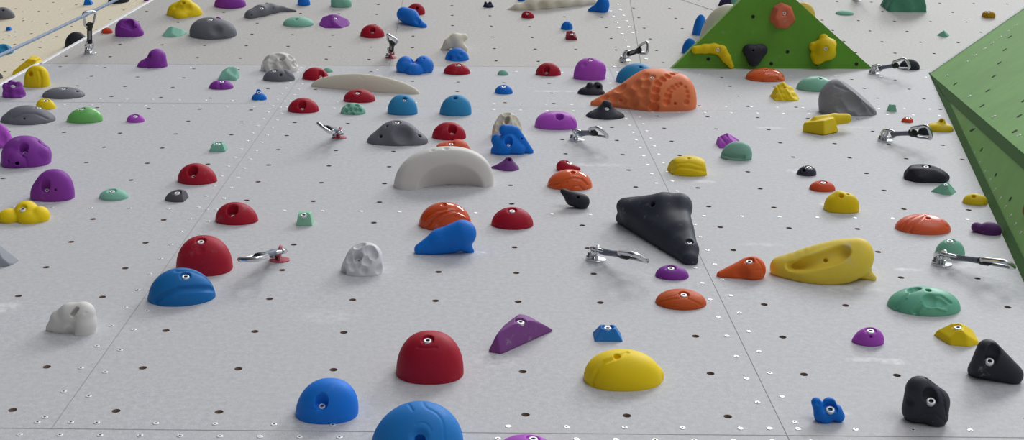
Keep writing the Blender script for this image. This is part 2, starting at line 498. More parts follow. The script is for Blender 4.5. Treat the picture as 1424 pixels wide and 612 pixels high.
V2A = LOW.glob(LOW.hit(1292, 101.5)); V2B = LOW.glob(LOW.hit(1452, 452))
def raypt(u, v, o, n): d = ray(u, v); return CAM + d * (((o - CAM) @ n) / (d @ n))
V2C = LOW.glob(LOW.hit(1462, 246, .20)); V2D = UPP.glob(UPP.hit(1462, -16, .40))
def vplane(o, a, b):
    n = np.cross(a - o, b - o); n = n if n @ (CAM - o) > 0 else -n
    return Plane(o, a - o, n)
V2L = vplane(V2A, V2D, V2C); V2K = vplane(V2A, V2C, V2B)
# ---------------------------------------------------------------- wall material
def wall_mat(name, rgb, smears=(), warm=None):
    t = NT(name); base = lin(rgb)
    fine = t.noise(330, 3, .75); mid = t.noise(70, 5, .7); big = t.noise(2.2, 4, .6); scuff = t.noise(9, 6, .7)
    c = t.mix(t.ramp(mid, .3, .72), tuple(x * .84 for x in base), tuple(min(1, x * 1.05) for x in base))
    c = t.mix(t.math('MULTIPLY', t.ramp(fine, .45, .68), .55), c, tuple(x * .58 for x in base))
    c = t.mix(t.math('MULTIPLY', t.ramp(big, .35, .7), .35), c, tuple(x * y for x, y in zip(base, (.93, .89, .83))))
    c = t.mix(t.math('MULTIPLY', t.ramp(scuff, .62, .8), .22), c, lin((228, 228, 228)))
    dark = t.noise(5.5, 6, .75)
    c = t.mix(t.math('MULTIPLY', t.ramp(dark, .6, .8), .25), c, tuple(x * .6 for x in base))
    if smears:
        sep = t.n.new('ShaderNodeSeparateXYZ'); t.l(t.tc.outputs['Object'], sep.inputs[0]); tot = None
        wob = t.noise(30, 4, .7)
        for x, y, rx, ry, a in smears:
            dx = t.math('DIVIDE', t.math('SUBTRACT', sep.outputs[0], x), rx); dy = t.math('DIVIDE', t.math('SUBTRACT', sep.outputs[1], y), ry)
            r2 = t.math('ADD', t.math('MULTIPLY', dx, dx), t.math('MULTIPLY', dy, dy))
            m = t.math('MULTIPLY', t.ramp(r2, .1, 1, min(1, a * 1.6), 0), t.ramp(wob, .35, .65)); tot = m if tot is None else t.math('MAXIMUM', tot, m)
        c = t.mix(tot, c, lin((238, 238, 240)))
    t.bump(fine, .12, .001)
    return t.set(Base_Color=c, Roughness=.62, Specular_IOR_Level=.35)
def sm(u, v, w, h, a=.7):
    p = LOW.hit(u, v); m = np.linalg.norm(LOW.hit(u + 1, v) - p); my = np.linalg.norm(LOW.hit(u, v - 1) - p)
    return (p[0], p[1], w * m, h * my, a)
SM = [sm(1243, 503, 24, 5), sm(1200, 500, 40, 4, .45), sm(1105, 238, 14, 3.5, .9), sm(1070, 178, 26, 1.6, .9), sm(1330, 368, 40, 6, .4), sm(1262, 375, 24, 3, .6), sm(8, 428, 26, 9, .5), sm(820, 229, 70, 3, .35), sm(1145, 283, 8, 5, .5),
      sm(980, 253, 20, 3, .4), sm(1185, 402, 60, 6, .4), sm(690, 500, 40, 14, .35), sm(668, 352, 10, 3, .6), sm(1180, 575, 14, 3, .6), sm(1060, 340, 40, 3, .3), sm(770, 127, 40, 1.6, .5), sm(455, 440, 60, 12, .2), sm(1195, 177, 20, 2, .4), sm(1170, 390, 40, 4, .3)]
M_WALL = wall_mat('grey_sanded_panel', (207, 208, 212), SM)
M_WALLU = wall_mat('grey_sanded_panel_upper', (208, 206, 203))
M_TAN = wall_mat('tan_sanded_panel', (254, 241, 214))
M_HOLE = simple_mat('drilled_wood', (168, 146, 132), .9); M_NUT = simple_mat('tee_nut_steel', (96, 90, 88), .6, .2)
M_JOINT = simple_mat('panel_joint', (150, 149, 148), .9)
M_TRIM = simple_mat('white_edge_trim', (250, 251, 254), .4)
def cells(mb, P2, hole_r=.0086, seg=12, depth=.009):
    """one wall cell with a drilled bolt hole: P2 = hole centre and four corners (wall-plane 2D)"""
    for h, cs in P2:
        h = np.array(h); cs = [np.array(c) for c in cs]; ring, outer = [], []
        for i in range(4):
            for j in range(seg // 4):
                f = j / (seg // 4); o = cs[i] * (1 - f) + cs[(i + 1) % 4] * f; outer.append((*o, 0))
                a = o - h; a = a / np.linalg.norm(a); ring.append((*(h + a * hole_r), 0))
        # even spread of the ring
        a0 = math.atan2(ring[0][1] - h[1], ring[0][0] - h[0])
        ring = [(h[0] + hole_r * math.cos(a0 + 2 * math.pi * k / seg), h[1] + hole_r * math.sin(a0 + 2 * math.pi * k / seg), 0) for k in range(seg)]
        low = [(x, y, -depth) for x, y, z in ring]
        mb.add(outer + ring, [[k, (k + 1) % seg, seg + (k + 1) % seg, seg + k] for k in range(seg)], 0)
        mb.add(ring + low, [[k, (k + 1) % seg, seg + (k + 1) % seg, seg + k] for k in range(seg)], 1, True)
        mb.add(low, [list(range(seg))], 2)
EDGE_X = -2.125
mb = MB(); L = []
for c in range(-6, 25):
    for r in range(-14, 18):
        x0, x1, y0, y1 = c * D - 1.1, c * D - .9, r * D - .1, r * D + .1
        if c == -6: continue
        if c == -5: x0 = EDGE_X
        ya, yb = (y1, y1) if r < 17 else (kink_y(x0), kink_y(x1))
        L.append(((c * D - 1, r * D), [(x0, y0), (x1, y0), (x1, yb), (x0, ya)]))
cells(mb, L)
mb.add([(EDGE_X, -2.9, 0), (EDGE_X, kink_y(EDGE_X), 0), (EDGE_X, kink_y(EDGE_X), -.45), (EDGE_X, -2.9, -.45)], [[0, 1, 2, 3]], 0)
wall = mb.obj('wall_back', [M_WALL, M_HOLE, M_NUT]); wall.matrix_world = LOW.matrix((0, 0, 0)); tag(wall, 'grey overhanging climbing wall panel full of bolt holes', kind='structure')
# upper panel, leaning out further
def kU(x):                                    # the kink line in the upper plane's own coordinates
    a, b = UPP.loc((-2.125, kink_y(-2.125), 0)), UPP.loc((3, kink_y(3), 0)); return a[1] + (b[1] - a[1]) * (x - a[0]) / (b[0] - a[0])
_ea, _eb = UPP.hit(46, 94), UPP.hit(210, 0)
def eU(y): return _ea[0] + (_eb[0] - _ea[0]) * (y - _ea[1]) / (_eb[1] - _ea[1])
mb = MB(); L = []
for r in range(0, 22):
    for c in range(-6, 25):
        x0, x1, y0, y1 = c * D - 1.1, c * D - .9, r * D - .1, r * D + .1
        e0, e1 = eU(y0), eU(y1)
        if c * D - 1 - .03 < max(e0, e1): continue
        xa, xb = (x0, x0)
        if (c - 1) * D - 1 - .03 < max(e0, e1): xa, xb = e0, e1
        ya, yb = (y0, y0) if r else (kU(xa), kU(x1))
        if r == 0: xa = eU(kU(xa)) if xa == e0 else xa
        L.append(((c * D - 1, r * D), [(xa, ya), (x1, yb), (x1, y1), (xb, y1)]))
cells(mb, L)
mb.add([(eU(-.1), -.1, 0), (eU(4.3), 4.3, 0), (eU(4.3), 4.3, -.45), (eU(-.1), -.1, -.45)], [[0, 1, 2, 3]], 0)
wallu = mb.obj('wall_back_upper', [M_WALLU, M_HOLE, M_NUT]); wallu.matrix_world = UPP.matrix((0, 0, 0)); tag(wallu, 'upper grey climbing wall panel leaning further out', kind='structure')
# tan side face, lattice read from three of its holes
p0, pa, pb = LFT.hit(53.6, 15.7)[:2], LFT.hit(73.9, 3.3)[:2], LFT.hit(65.4, 32.7)[:2]
va, vb_ = pa - p0, pb - p0; vb_ = vb_ + va * 0
mb = MB(); L = []
for i in range(-9, 14):
    for j in range(-14, 6):
        h = p0 + va * i + vb_ * j
        L.append((h, [h + va * a + vb_ * b for a, b in ((-.5, -.5), (-.5, .5), (.5, .5), (.5, -.5))][::(1 if va[0] * vb_[1] - va[1] * vb_[0] < 0 else -1)]))
cells(mb, L)
walll = mb.obj('wall_left', [M_TAN, M_HOLE, M_NUT]); walll.matrix_world = LFT.matrix((0, 0, 0)); tag(walll, 'tan climbing wall face set back behind the white edge', kind='structure')
# white edge strips
def strip(name, P, pl, kind='structure', label=None):
    a, b = (np.array(p, float) for p in P); d = (b - a) / np.linalg.norm(b - a); s = np.array([d[1], -d[0], 0]) * .016; h = np.array([0, 0, .004]); k = np.array([0, 0, -.02])
    sec = lambda o: [pl.glob(o - s * .25 + k), pl.glob(o - s * .25 + h * .6), pl.glob(o - s * .1 + h), pl.glob(o + s * .75 + h), pl.glob(o + s * .9 + h * .6), pl.glob(o + s * .9 + k)]
    m = MB(); m.ring_loft([[to_world(x) for x in sec(a)], [to_world(x) for x in sec(b)]], True, True, 0, False); o = m.obj(name, [M_TRIM])
    if kind: tag(o, label, kind=kind)
    return o
strip('trim_1', [(EDGE_X, -2.9, 0), (EDGE_X, kink_y(EDGE_X), 0)], LOW, label='white strip along the lower wall edge')
strip('trim_2', [(eU(kU(-2.1)), kU(-2.1), 0), (eU(2.2), 2.2, 0)], UPP, label='white strip along the upper wall edge')
# panel joints
def joint(pl, a, b, w, parent):
    a, b = np.array(a), np.array(b); d = (b - a) / np.linalg.norm(b - a); n = np.array([-d[1], d[0]]) * w / 2; z = .0006
    m = MB(); m.add([(*(a - n), z), (*(b - n), z), (*(b + n), z), (*(a + n), z)], [[0, 1, 2, 3]]); m.obj('panel_joint', [M_JOINT], parent)
X = lambda c: c * D - 1
for c in (.5, 7.5): joint(LOW, (X(c), -.38 * D), (X(c), kink_y(X(c)) - .01), .0011, wall)
joint(LOW, (X(7.5), -2.8), (X(7.5), -.38 * D), .0014, wall)
joint(LOW, (EDGE_X, -.375 * D), (X(24), -.41 * D), .0014, wall); joint(LOW, (EDGE_X, 13.36 * D), (X(.6), 13.57 * D), .002, wall); joint(LOW, (X(.6), 13.57 * D), (X(24), 13.6 * D), .0008, wall)
joint(UPP, (eU(kU(-2.1)), kU(-2.1) + .004), (2.05, kU(2.05) + .004), .0012, wallu)
joint(UPP, (.683, kU(.683)), (.93, 2.45), .0028, wallu); joint(UPP, (-.5, kU(-.5)), (-.42, 3), .0022, wallu); joint(UPP, (.9, 1.51), (1.33, .83), .007, wallu)
# ---------------------------------------------------------------- screws
def screw_mesh():
    m = MB(); n = 12
    def rg(r, z): return [(r * math.cos(2 * math.pi * k / n), r * math.sin(2 * math.pi * k / n), z) for k in range(n)]
    m.ring_loft([rg(.0058, -.001), rg(.0058, .0002), rg(.005, .0006), rg(.0022, .0006)], False, False, 0, False)
    m.ring_loft([rg(.0022, .0006), rg(.0018, 0)], False, True, 1, False)
    return m.mesh('screw', [M_ZINC, M_DARK])
SCREW = screw_mesh(); SC = []
yk = lambda c: kink_y(X(c))
for c0 in (.5, 7.5):
    for s in (-.14, .14):
        r = -.25 + (.14 if s > 0 and c0 == 7.5 else .1 if s < 0 and c0 < 1 else 0)
        while r * D < yk(c0) - .03: SC.append((LOW, X(c0 + s), r * D)); r += .565
c = -5.3
while c < 15: SC.append((LOW, X(c), -.255 * D)); c += .5625
c = -5.35
while c < 15: SC.append((LOW, X(c), -.505 * D)); c += .373
pm = LOW.hit(979, 300.4); pl_ = LOW.hit(148, 289.4)
c = (pm[0] + 1) / D - .565 * 22
while c < 15: SC.append((LOW, X(c), pl_[1] + (pm[1] - pl_[1]) * (X(c) - pl_[0]) / (pm[0] - pl_[0]))); c += .565
for rr, st in ((13.27, .53), (13.83, .53), (17.2, 1.06)):
    c = -5.3
    while c < 15: SC.append((LOW, X(c), (rr + .012 * c) * D)); c += st
SU = []
for u, v in ((849, 15.3), (853, 23), (857, 31), (860.7, 39), (865, 47), (869.8, 56), (873.8, 64.8), (859.3, 6.2), (863.3, 13.8), (867.2, 21.5), (871.3, 29.3), (875.5, 37.5), (880, 45.6), (898.5, 81.8), (893.7, 72), (855, 93), (32, 16), (45, 30), (21.5, 44.5), (5, 54.5), (13.5, 49.3), (22, 51.3), (67.5, 15.8), (84, 13), (32.5, 25.5), (58, 58)):
    pl = LFT if u < 100 else UPP; p = pl.hit(u, v); SU.append((pl, p[0], p[1]))
def seen_size(s):
    g = s[0].glob((s[1], s[2], 0)); uv = project(g[None])[0]; dep = (RC @ (g - CAM))[2]
    return (1 if -5 < uv[0] < 1429 and -5 < uv[1] < 617 else 0, -dep)
SC.sort(key=seen_size, reverse=True)
for i, (pl, x, y) in enumerate(SC[:100]):
    o = link(bpy.data.objects.new('screw', SCREW), wall); o.matrix_local = Matrix.Translation((x, y, .0006))
mb = MB()
for pl, x, y in SC[100:]:
    if not seen_size((pl, x, y))[0]: continue
    n = 8; rg = lambda r, z: [(x + r * math.cos(2 * math.pi * k / n), y + r * math.sin(2 * math.pi * k / n), z) for k in range(n)]
    mb.ring_loft([rg(.0062, 0), rg(.0056, .001)], False, True)
o = mb.obj('small_screws', [M_ZINC], wall); tag(o, kind='stuff')
for pl, x, y in SU:
    w_ = walll if pl is LFT else wallu
    o = link(bpy.data.objects.new('screw', SCREW), w_); o.matrix_local = Matrix.Translation((x, y, .0006)) @ Matrix.Scale(1.35, 4)
# ---------------------------------------------------------------- green volumes
def green_mat(name, rgb, rough, spec=.5, coat=0.0):
    t = NT(name); base = lin(rgb); n1 = t.noise(5, 6, .7); n2 = t.noise(260, 2, .5); n3 = t.noise(14, 5, .7)
    c = t.mix(t.ramp(n1, .3, .75), tuple(x * .82 for x in base), base)
    c = t.mix(t.math('MULTIPLY', t.ramp(n3, .62, .85), .4), c, lin((190, 205, 180)))
    t.bump(n2, .1, .001)
    return t.set(Base_Color=c, Roughness=rough, Specular_IOR_Level=spec, Coat_Weight=coat, Coat_Roughness=.25)
M_GREEN = green_mat('green_painted_plywood', (112, 176, 58), .5, .3)
M_GREEN2 = green_mat('green_stained_plywood', (136, 196, 104), .48, .38)
M_PALE = simple_mat('pale_green_edge', (178, 212, 140), .5)
def poly_solid(name, V, Fs, mat):
    m = MB(); c = sum(np.array(v) for v in V) / len(V); fs = []
    for f in Fs:
        a, b, d = (np.array(V[i]) for i in f[:3]); n = np.cross(b - a, d - a); fs.append(f if n @ (a - c) > 0 else f[::-1])
    m.add([to_world(v) for v in V], fs); return m.obj(name, [mat])
v1 = poly_solid('climbing_volume', [V1L, V1R, V1A, V1T], [[0, 1, 2], [0, 2, 3], [1, 2, 3], [0, 1, 3]], M_GREEN)
tag(v1, 'green triangular volume with four holds on its face, near the top right of centre', 'climbing volume', 'green climbing volumes')
_bm = bmesh.new()
for v in (V2A, V2B, V2C, V2D, np.array([2.5, .3, 0]), np.array([3.2, kink_y(3.2), 0]), UPP.glob((3.3, 1.2, 0))): _bm.verts.new(to_world(v))
bmesh.ops.convex_hull(_bm, input=_bm.verts); _me = bpy.data.meshes.new('climbing_volume'); _bm.to_mesh(_me); _me.materials.append(M_GREEN2)
v2 = link(bpy.data.objects.new('climbing_volume', _me))
tag(v2, 'very large green faceted volume cropped by the right edge', 'climbing volume', 'green climbing volumes')
def bar(name, a, b, r, mat, parent, off=0.0):
    m = MB(); m.tube([to_world(a), to_world(b)], r, 8); o = m.obj(name, [mat]); o.parent = parent; return o
def flatstrip(name, pl, a, b, w, mat, parent, th=.002, taper=1.0):
    A_, B_ = pl.loc(a), pl.loc(b); d = (B_ - A_) / np.linalg.norm(B_ - A_); n = np.array([-d[1], d[0], 0]); c = pl.loc({id(V2L): (V2A + V2C + V2D) / 3, id(V2K): (V2A + V2B + V2C) / 3}.get(id(pl), V1F.glob((.4, .2, 0)))) - A_
    n = n if n @ c > 0 else -n; m = MB(); z = np.array([0, 0, th])
    sec = lambda o, w: [to_world(pl.glob(x)) for x in (o - z, o + z, o + n * w + z, o + n * w - z)]
    m.ring_loft([sec(A_, w * taper), sec(A_ * .75 + B_ * .25, w), sec(B_, w)], True, True, 0, False); o = m.obj(name, [mat]); o.parent = parent; return o
flatstrip('edge_strip', V1F, V1L, V1A, .008, M_PALE, v1); flatstrip('edge_strip', V2L, V2A, V2D, .034, M_TRIM, v2, .003)
M_SHADESTRIP = simple_mat('shade_green_strip', (62, 112, 42), .7)  # darker green paints in the shade along the ridge and the wall contact
flatstrip('ridge_shade_strip', V2K, V2A, V2C, .035, M_SHADESTRIP, v2, .002, .05); flatstrip('base_shade_strip', V2K, V2A, V2B, .03, M_SHADESTRIP, v2, .002, .05)
NUTM = MB(); NUTM.lathe([(.0115, -.004), (.0115, .0006), (.0085, .0008)], 14); _n = 14
NUTM.add([(.0085 * math.cos(2 * math.pi * k / _n), .0085 * math.sin(2 * math.pi * k / _n), .0009) for k in range(_n)], [list(range(_n))], 1)
M_DG = simple_mat('dark_hole_rim', (52, 84, 40), .6); NUTME = NUTM.mesh('tee_nut', [M_DG, M_DARK])
def onface(me, name, pl, parent, u, v, sc=1.0):
    p = pl.hit(u, v); o = link(bpy.data.objects.new(name, me), parent); o.matrix_world = pl.matrix((p[0], p[1], .0006)) @ Matrix.Scale(sc, 4)
for u, v in ((1047.3, 23), (1095.2, 72), (1072.5, 88.5), (985, 82), (1136, 89), (1191, 89)): onface(NUTME, 'tee_nut', V1F, v1, u, v, .8)
for u, v in ((1405, 51), (1397.5, 69), (1390, 87.5), (1382.4, 106), (1374, 126), (1366, 147), (1328.7, 116.6), (1418, 161), (1411.5, 182.5), (1352, 180), (1424, 140)): onface(NUTME, 'tee_nut', V2L, v2, u, v, .9)
for u, v in ((1344.4, 86), (1356.5, 76.8), (1369, 68), (1380, 59.7), (1391, 51.8), (1402, 43.5), (1413, 35), (1316.8, 105.3), (1348, 134), (1382, 162), (1416.8, 188.5)): onface(SCREW, 'screw', V2L, v2, u, v, 1.4)
for u, v in ((1331, 172), (1340, 186), (1347.4, 199), (1355, 212.7), (1362, 226), (1369.6, 239), (1377, 250.4), (1384, 263.4), (1391.6, 275.7), (1398.4, 287.7), (1405.7, 299.8), (1412.5, 311.6), (1419.6, 323.7)): onface(SCREW, 'screw', V2K, v2, u, v, .9)
for u, v in ((1365, 208), (1405, 206), (1385, 243), (1405, 277), (1352, 165), (1330, 145)): onface(NUTME, 'tee_nut', V2K, v2, u, v, .7)
# ---------------------------------------------------------------- the holds, left to right and top to bottom
RED, PUR, VIO, BLU, SKY, YEL = (180, 12, 44), (144, 56, 170), (188, 84, 208), (10, 124, 230), (50, 150, 206), (255, 222, 12)
BLK, GRY, ORG, SAGE, LEAF, CRM, WHT = (44, 46, 58), (116, 118, 126), (240, 104, 46), (142, 206, 182), (118, 200, 104), (240, 233, 212), (234, 232, 227)
GR = {RED: 'red climbing holds', PUR: 'purple climbing holds', VIO: 'purple climbing holds', BLU: 'blue climbing holds', SKY: 'blue climbing holds', YEL: 'yellow climbing holds', BLK: 'black climbing holds', GRY: 'grey climbing holds', ORG: 'orange climbing holds', SAGE: 'green climbing holds', LEAF: 'green climbing holds', CRM: 'white climbing holds', WHT: 'white climbing holds'}
def A(c, bb, sh, lab, **k):
    k.setdefault('group', GR.get(c)); return H(c, bb, sh, lab, **k)
# --- upper left face behind the edge
A(GRY, (-12, 10, 21, 28), dome(.7, .8), 'dark grey mound on the tan side face, above a tiny blue hold', plane=LFT, pits=[(4, 14, 1.5)])
A(BLU, (8, 37, 17, 43), pyr(.9, .8, .6), 'tiny blue block on the tan side face below the dark grey mound', plane=LFT)
A(SKY, (-8, 61, 19, 77), dome(.8, .9), 'sky blue hold with a finger pocket at the left edge, just above the grey rope', plane=LFT, dents=[(5, 67, 5, .8), (14, 66, 3, .3)])
A(BLU, (116, -4, 130, 7.5), pyr(.8, 1., .4), 'small blue wedge on the tan side face at the top edge, above the rope carabiner', plane=LFT)
A(BLK, (90, 44, 123, 68), dome(.8, 1., lx=.1), 'black mound on the tan side face, cut off by the white wall edge', plane=LFT)
A(BLK, (150, -9, 180, 5.5), dome(.8, .8), 'black mound cropped by the top edge where the grey rope leaves the photo', plane=LFT)
A(YEL, (18, 78, 64, 105), FAC(.05, (-.5, 0, 1, .55), (.15, 0, 1, .75), (1, 0, .4, .9), (-1, 0, .3, .9), (0, 1, .3, .7), (0, -1, .5, .6)), 'flat yellow hold on the tan side face, showing behind a taller yellow knob', plane=LFT, chalk=.3, lines=[([(36, 88), (48, 86), (60, 82)], 1.2)])
A(GRY, (-5, 101, 4.5, 110), dome(.8, .9), 'tiny dark grey hold at the left frame edge, above the lumpy purple hold', plane=LFT)
A(PUR, (200, -6, 211, 2), dome(.8, .8), 'sliver of a purple hold at the top edge beside the white wall edge', plane=LFT)
# --- upper main wall, left of centre
A((232, 72, 40), (141, 38.5, 157, 47), dome(.85, .8), 'small bright red-orange hold between the white wall edge and a purple hold, top left', plane=UPP, pits=[(152, 40, 1.5)], group='orange climbing holds')
A(PUR, (160, 25.5, 200, 52), U(.15, S(.1, dome(.7, 1.2, px=2.6), C(-.1, -.5, .95, .2, .4, -.6, .75, .26)), E(.85, 0, .15, .3, .35, .3)), 'purple ring-shaped jug with a curled hollow, right of a small red-orange hold, top left', plane=UPP, dents=[(180, 33, 6, 1.1)], lines=[([(170, 36), (176, 38), (184, 38)], 2, .1)], pits=[(188, 38, 1.3)], res=1.5)
A(PUR, (191, 68, 233, 98), U(.2, C(.2, 0, 0, .62, .25, 0, .75, .52), C(-.4, 0, 0, .55, 0, 0, .3, .5)), 'purple conical hold with one pocket, alone below the purple ring-shaped jug at the upper left', plane=UPP, pits=[(207, 78, 3.6, 1.4), (214, 86, 1)])
A(YEL, (33, 91, 70, 122), S(.1, dome(.75, 1.5, px=2.5, lx=.08), C(.35, -.9, .2, .12, .2, -.7, 1.3, .1)), 'tall yellow knob with a pocket, standing against the white wall edge at the left', pits=[(42, 103, 3.4, 1.4)], lines=[([(54, 99), (57, 108), (57, 121)], 2.2, .2)])
A(PUR, (3, 111, 36, 137), NZ(dome(.8, 1.3, px=2.4), .07, 7, 3), 'lumpy dark purple hold under the white wall edge at the far left', bolts=[(18, 119)], chalk=.25)
A(GRY, (59, 121, 118, 138), dome(.75, .62), 'smooth dark grey dome with three bolt holes above the small yellow knob at the left', bolts=[(88, 123)], pits=[(108, 127, 2), (66, 127.5, 1.6)])
A(YEL, (50, 136.5, 78, 153), dome(.8, 1.0, lx=-.1), 'small yellow knob between two dark grey domes at the left', bolts=[(63, 139)])
A(GRY, (1, 146.5, 77, 174.5), U(.12, dome(.8, .55), E(0, -.05, .28, .72, .55, .42)), 'large grey stepped dome with a hat-like brim at the left edge below a yellow knob', bolts=[(54, 149.5)], pits=[(33.5, 165, 1.8), (50, 150, 2)], lines=[([(17, 165), (33, 158), (50, 158), (66, 165)], 2.2)])
A(LEAF, (93, 149, 143, 172), dome(.7, .8, lx=.15), 'glossy leaf green dome, tilted, right of the large grey stepped dome', bolts=[(113, 151)], rough=.3, rot=.12)
A(VIO, (176, 158.5, 201, 171), dome(.8, .8), 'small round purple button right of the leaf green dome', bolts=[(188, 161)])
A(SAGE, (225, 37, 260, 52), FAC(.05, (-.45, -.6, 1, .6), (.5, -.5, 1, .55), (0, 1, .4, .7), (-1, 0, .7, .85), (1, -.3, .7, .8), (0, -1, .5, .7)), 'sage green faceted wedge left of the big dark grey mound near the top', plane=UPP, chalk=.25)
A(YEL, (232, -2, 281, 26), BUMPS(dome(.75, .95), 3, .4, .12, 5), 'yellow hold with a dished hollow at the top edge, above the big dark grey mound', plane=UPP, dents=[(262, 11, 7, .5), (244, 10, 4, .5)], pits=[(255, 4, 2.4)])
A(PUR, (298, -10, 342, 12.5), S(.08, dome(.8, 1.), C(.1, -1, .1, .05, .1, -.6, .9, .05)), 'purple split dome cropped by the top edge, right of the yellow dished hold', plane=UPP)
A(GRY, (263.5, 24, 329, 55), U(.2, dome(.75, .8, lx=-.15), E(.5, 0, .1, .5, .6, .5)), 'big dark slate grey mound with a saddle, under the purple split dome, top left', plane=UPP, bolts=[(293, 27)], dents=[(301, 42, 9, .5)], kf=.15)
A(PUR, (299, 23, 308, 30), dome(.8, .9), 'tiny purple knob peeking over the top of the big slate grey mound', plane=UPP)
A(GRY, (336.7, 6, 413, 31.5), KQ([(349, 22, 9, 24), (362, 17, 10, 21), (377, 14, 9, 17), (392, 14, 5.5, 15), (411, 15.3, 1.6, 15.5)], .25), 'long grey wing-shaped hold tapering to a point on the right, near the top edge', plane=UPP, vb=24, bolts=[(364, 11)], pits=[(350, 21, 1.2), (380, 12, 1.2)])
A(BLU, (413.6, -7, 431.5, 8.5), dome(.85, 1.1), 'small blue knob at the top edge, above the right tip of the long grey wing', plane=UPP)
A(SAGE, (460, -10, 489, 11), NZ(dome(.7, 1.), .05, 8, 2), 'sage green rough hold cropped by the top edge, above the faceted purple hold', plane=UPP)
A(SAGE, (394, 23, 436, 38), dome(.75, .65), 'sage green low dome between the long grey wing and the faceted purple hold', plane=UPP, pits=[(412, 26.5, 2.2)])
A(PUR, (444, 20, 486, 39.5), FAC(.03, (-.7, -.5, 1, .55), (.75, -.5, 1, .5), (0, -.3, 1, .62), (.1, 1, .4, .6), (-1, 0, .4, .85), (1, 0, .3, .8), (0, -1, .4, .62)), 'dark purple faceted hold with sharp edges below the sage green one at the top edge', plane=UPP, bolts=[(466, 25)], lines=[([(458, 28), (462, 38)], 1)])
A(WHT, (363, 73, 415, 101.5), BUMPS(dome(.75, 1., px=2.3), 26, .2, .45, 4, .05, .75, 1., True), 'white craggy coral-like hold standing over a smooth grey dome', plane=LOW, pits=[(392, 83, 3.6)], chalk=.3, res=1.5)
A(GRY, (366, 95.5, 410, 114), U(.1, dome(.75, .75), E(.45, 0, .2, .42, .5, .5)), 'small smooth grey dome in front of the white craggy hold', bolts=[(381, 98.5)], pits=[(390.5, 104, 2.2)], lines=[([(394, 97), (400, 105), (408, 110)], 1.3)])
A(SAGE, (303.5, 93, 333, 112), NZ(FAC(.06, (-.8, -.3, 1, .75), (.4, -.6, 1, .75), (1, 0, .15, .85), (-1, 0, .3, .85), (0, -1, .4, .7), (0, 1, .4, .7)), .04, 6, 8), 'mottled sage green rock behind a small purple button, upper left', chalk=.4)
A(PUR, (291, 111, 324.5, 125), S(.08, dome(.8, .75), C(0, -1, .1, .22, 0, -.6, .6, .14)), 'small purple hold with a scooped front, in front of the mottled sage green rock', bolts=[(308, 113)])
A(BLU, (350, 124, 371, 140), U(.12, dome(.8, .95), E(-.05, 0, 1.1, .33, .3, .33)), 'small blue hold topped by a round knob, left of the long cream rail', bolts=[(360, 128, .8)])
A(RED, (420.5, 93.5, 457, 112), dome(.75, .9), 'red dome above the left tip of the long cream hold', bolts=[(447, 102, 1.05, 1.1)])
A(SAGE, (449, 94, 463, 101), dome(.8, .8), 'tiny sage green hold peeking out behind the red dome above the cream hold')
A(CRM, (440, 104.5, 576, 132), dome(.13, .3, px=1.8, lx=-.1), 'long cream banana-shaped rail in front of the left quickdraws', rot=-.25, lines=[([(540, 114), (546, 117)], 1), ([(500, 105.5), (505, 109)], 1)], name='rail_hold', chalk=.1, kf=.01)
A(RED, (400.5, 136, 443.5, 158), dome(.78, .95), 'red dome with a deep bolt hole below the left end of the cream rail', bolts=[(420, 145, 1.15, 1.2)])
A(SAGE, (474, 143, 508.5, 160), S(.03, dome(.75, .85), E(-.55, -.55, .3, .2, .2, .2), E(-.2, -.62, .45, .2, .2, .22), E(.2, -.62, .42, .2, .2, .22), E(.55, -.5, .35, .18, .2, .2), E(0, -.75, .08, .18, .2, .15), E(-.4, -.3, .68, .2, .2, .18), E(.35, -.3, .68, .2, .2, .18)), 'dark sage green dome pitted with round hollows, under the red hold with a rail behind', res=1.6)
A(RED, (478, 124, 521.5, 143.5), dome(.78, .75, px=2.2), 'red dome in front of the long cream rail, above the pitted green dome', bolts=[(497, 129)], chalk=.25)
A(RED, (501, 34, 534.5, 53.5), S(.1, dome(.78, .95), C(.05, -.9, .3, .16, .02, -.5, .95, .12)), 'red dome with a front notch, left of and above the quickdraw with a red hanger', plane=UPP, bolts=[(518, 41.5, 1, 1.1)])
A(RED, (565, 4.5, 591, 21.5), dome(.8, 1., lx=.1), 'red knob partly hidden behind the slanting blue hold at the top centre', plane=UPP, pits=[(580, 11, 2)])
A(BLU, (551, 8.5, 594.5, 42.5), KQ([(562, 20, 10.5, 31), (571, 24, 11.5, 33), (583, 35, 7, 36), (588, 37, 6, 37)], .3), 'slanting blue pod-shaped hold leaning left over the wall, top centre', plane=UPP, vb=34, dents=[(581, 29, 7, .4)], pits=[(582, 31, 1.6)])
A(BLU, (551, 77.5, 603, 104.5), U(.1, E(-.5, 0, .3, .5, .55, .72), E(.45, .05, .35, .52, .6, .7), E(-.02, -.52, .1, .46, .42, .55)), 'blue three-lobed hold to the lower right of the quickdraw with a red hanger', plane=LOW, bolts=[(577, 87)], pits=[(589, 81, 1.6)], chalk=.2, res=1.3)
A(CRM, (612, 45, 651.5, 73), U(.12, KQ([(616, 69, 3.5, 69), (624, 60.5, 7, 68.5), (634, 55, 9, 68), (645, 52, 5.5, 67)], .3), KQ([(638, 63, 8.5, 69), (645, 68.5, 5.5, 70)], .2)), 'white hooked hold with a chalky tan crest, above the dented blue knob', plane=UPP, vb=69, chalk=.2)
A(BLU, (618.5, 66.5, 652.5, 88.5), S(.05, dome(.8, 1.1), E(-.2, -.75, .85, .22, .25, .2), E(.35, -.7, .75, .24, .25, .22), E(.05, -.9, .4, .25, .25, .22), E(-.6, -.6, .4, .22, .25, .22)), 'dented blue knob between the white hooked hold and a red dome', chalk=.2, res=1.3)
A(RED, (617, 88, 653.5, 104.5), dome(.75, .75), 'red dome directly below the dented blue knob', bolts=[(638, 90)])
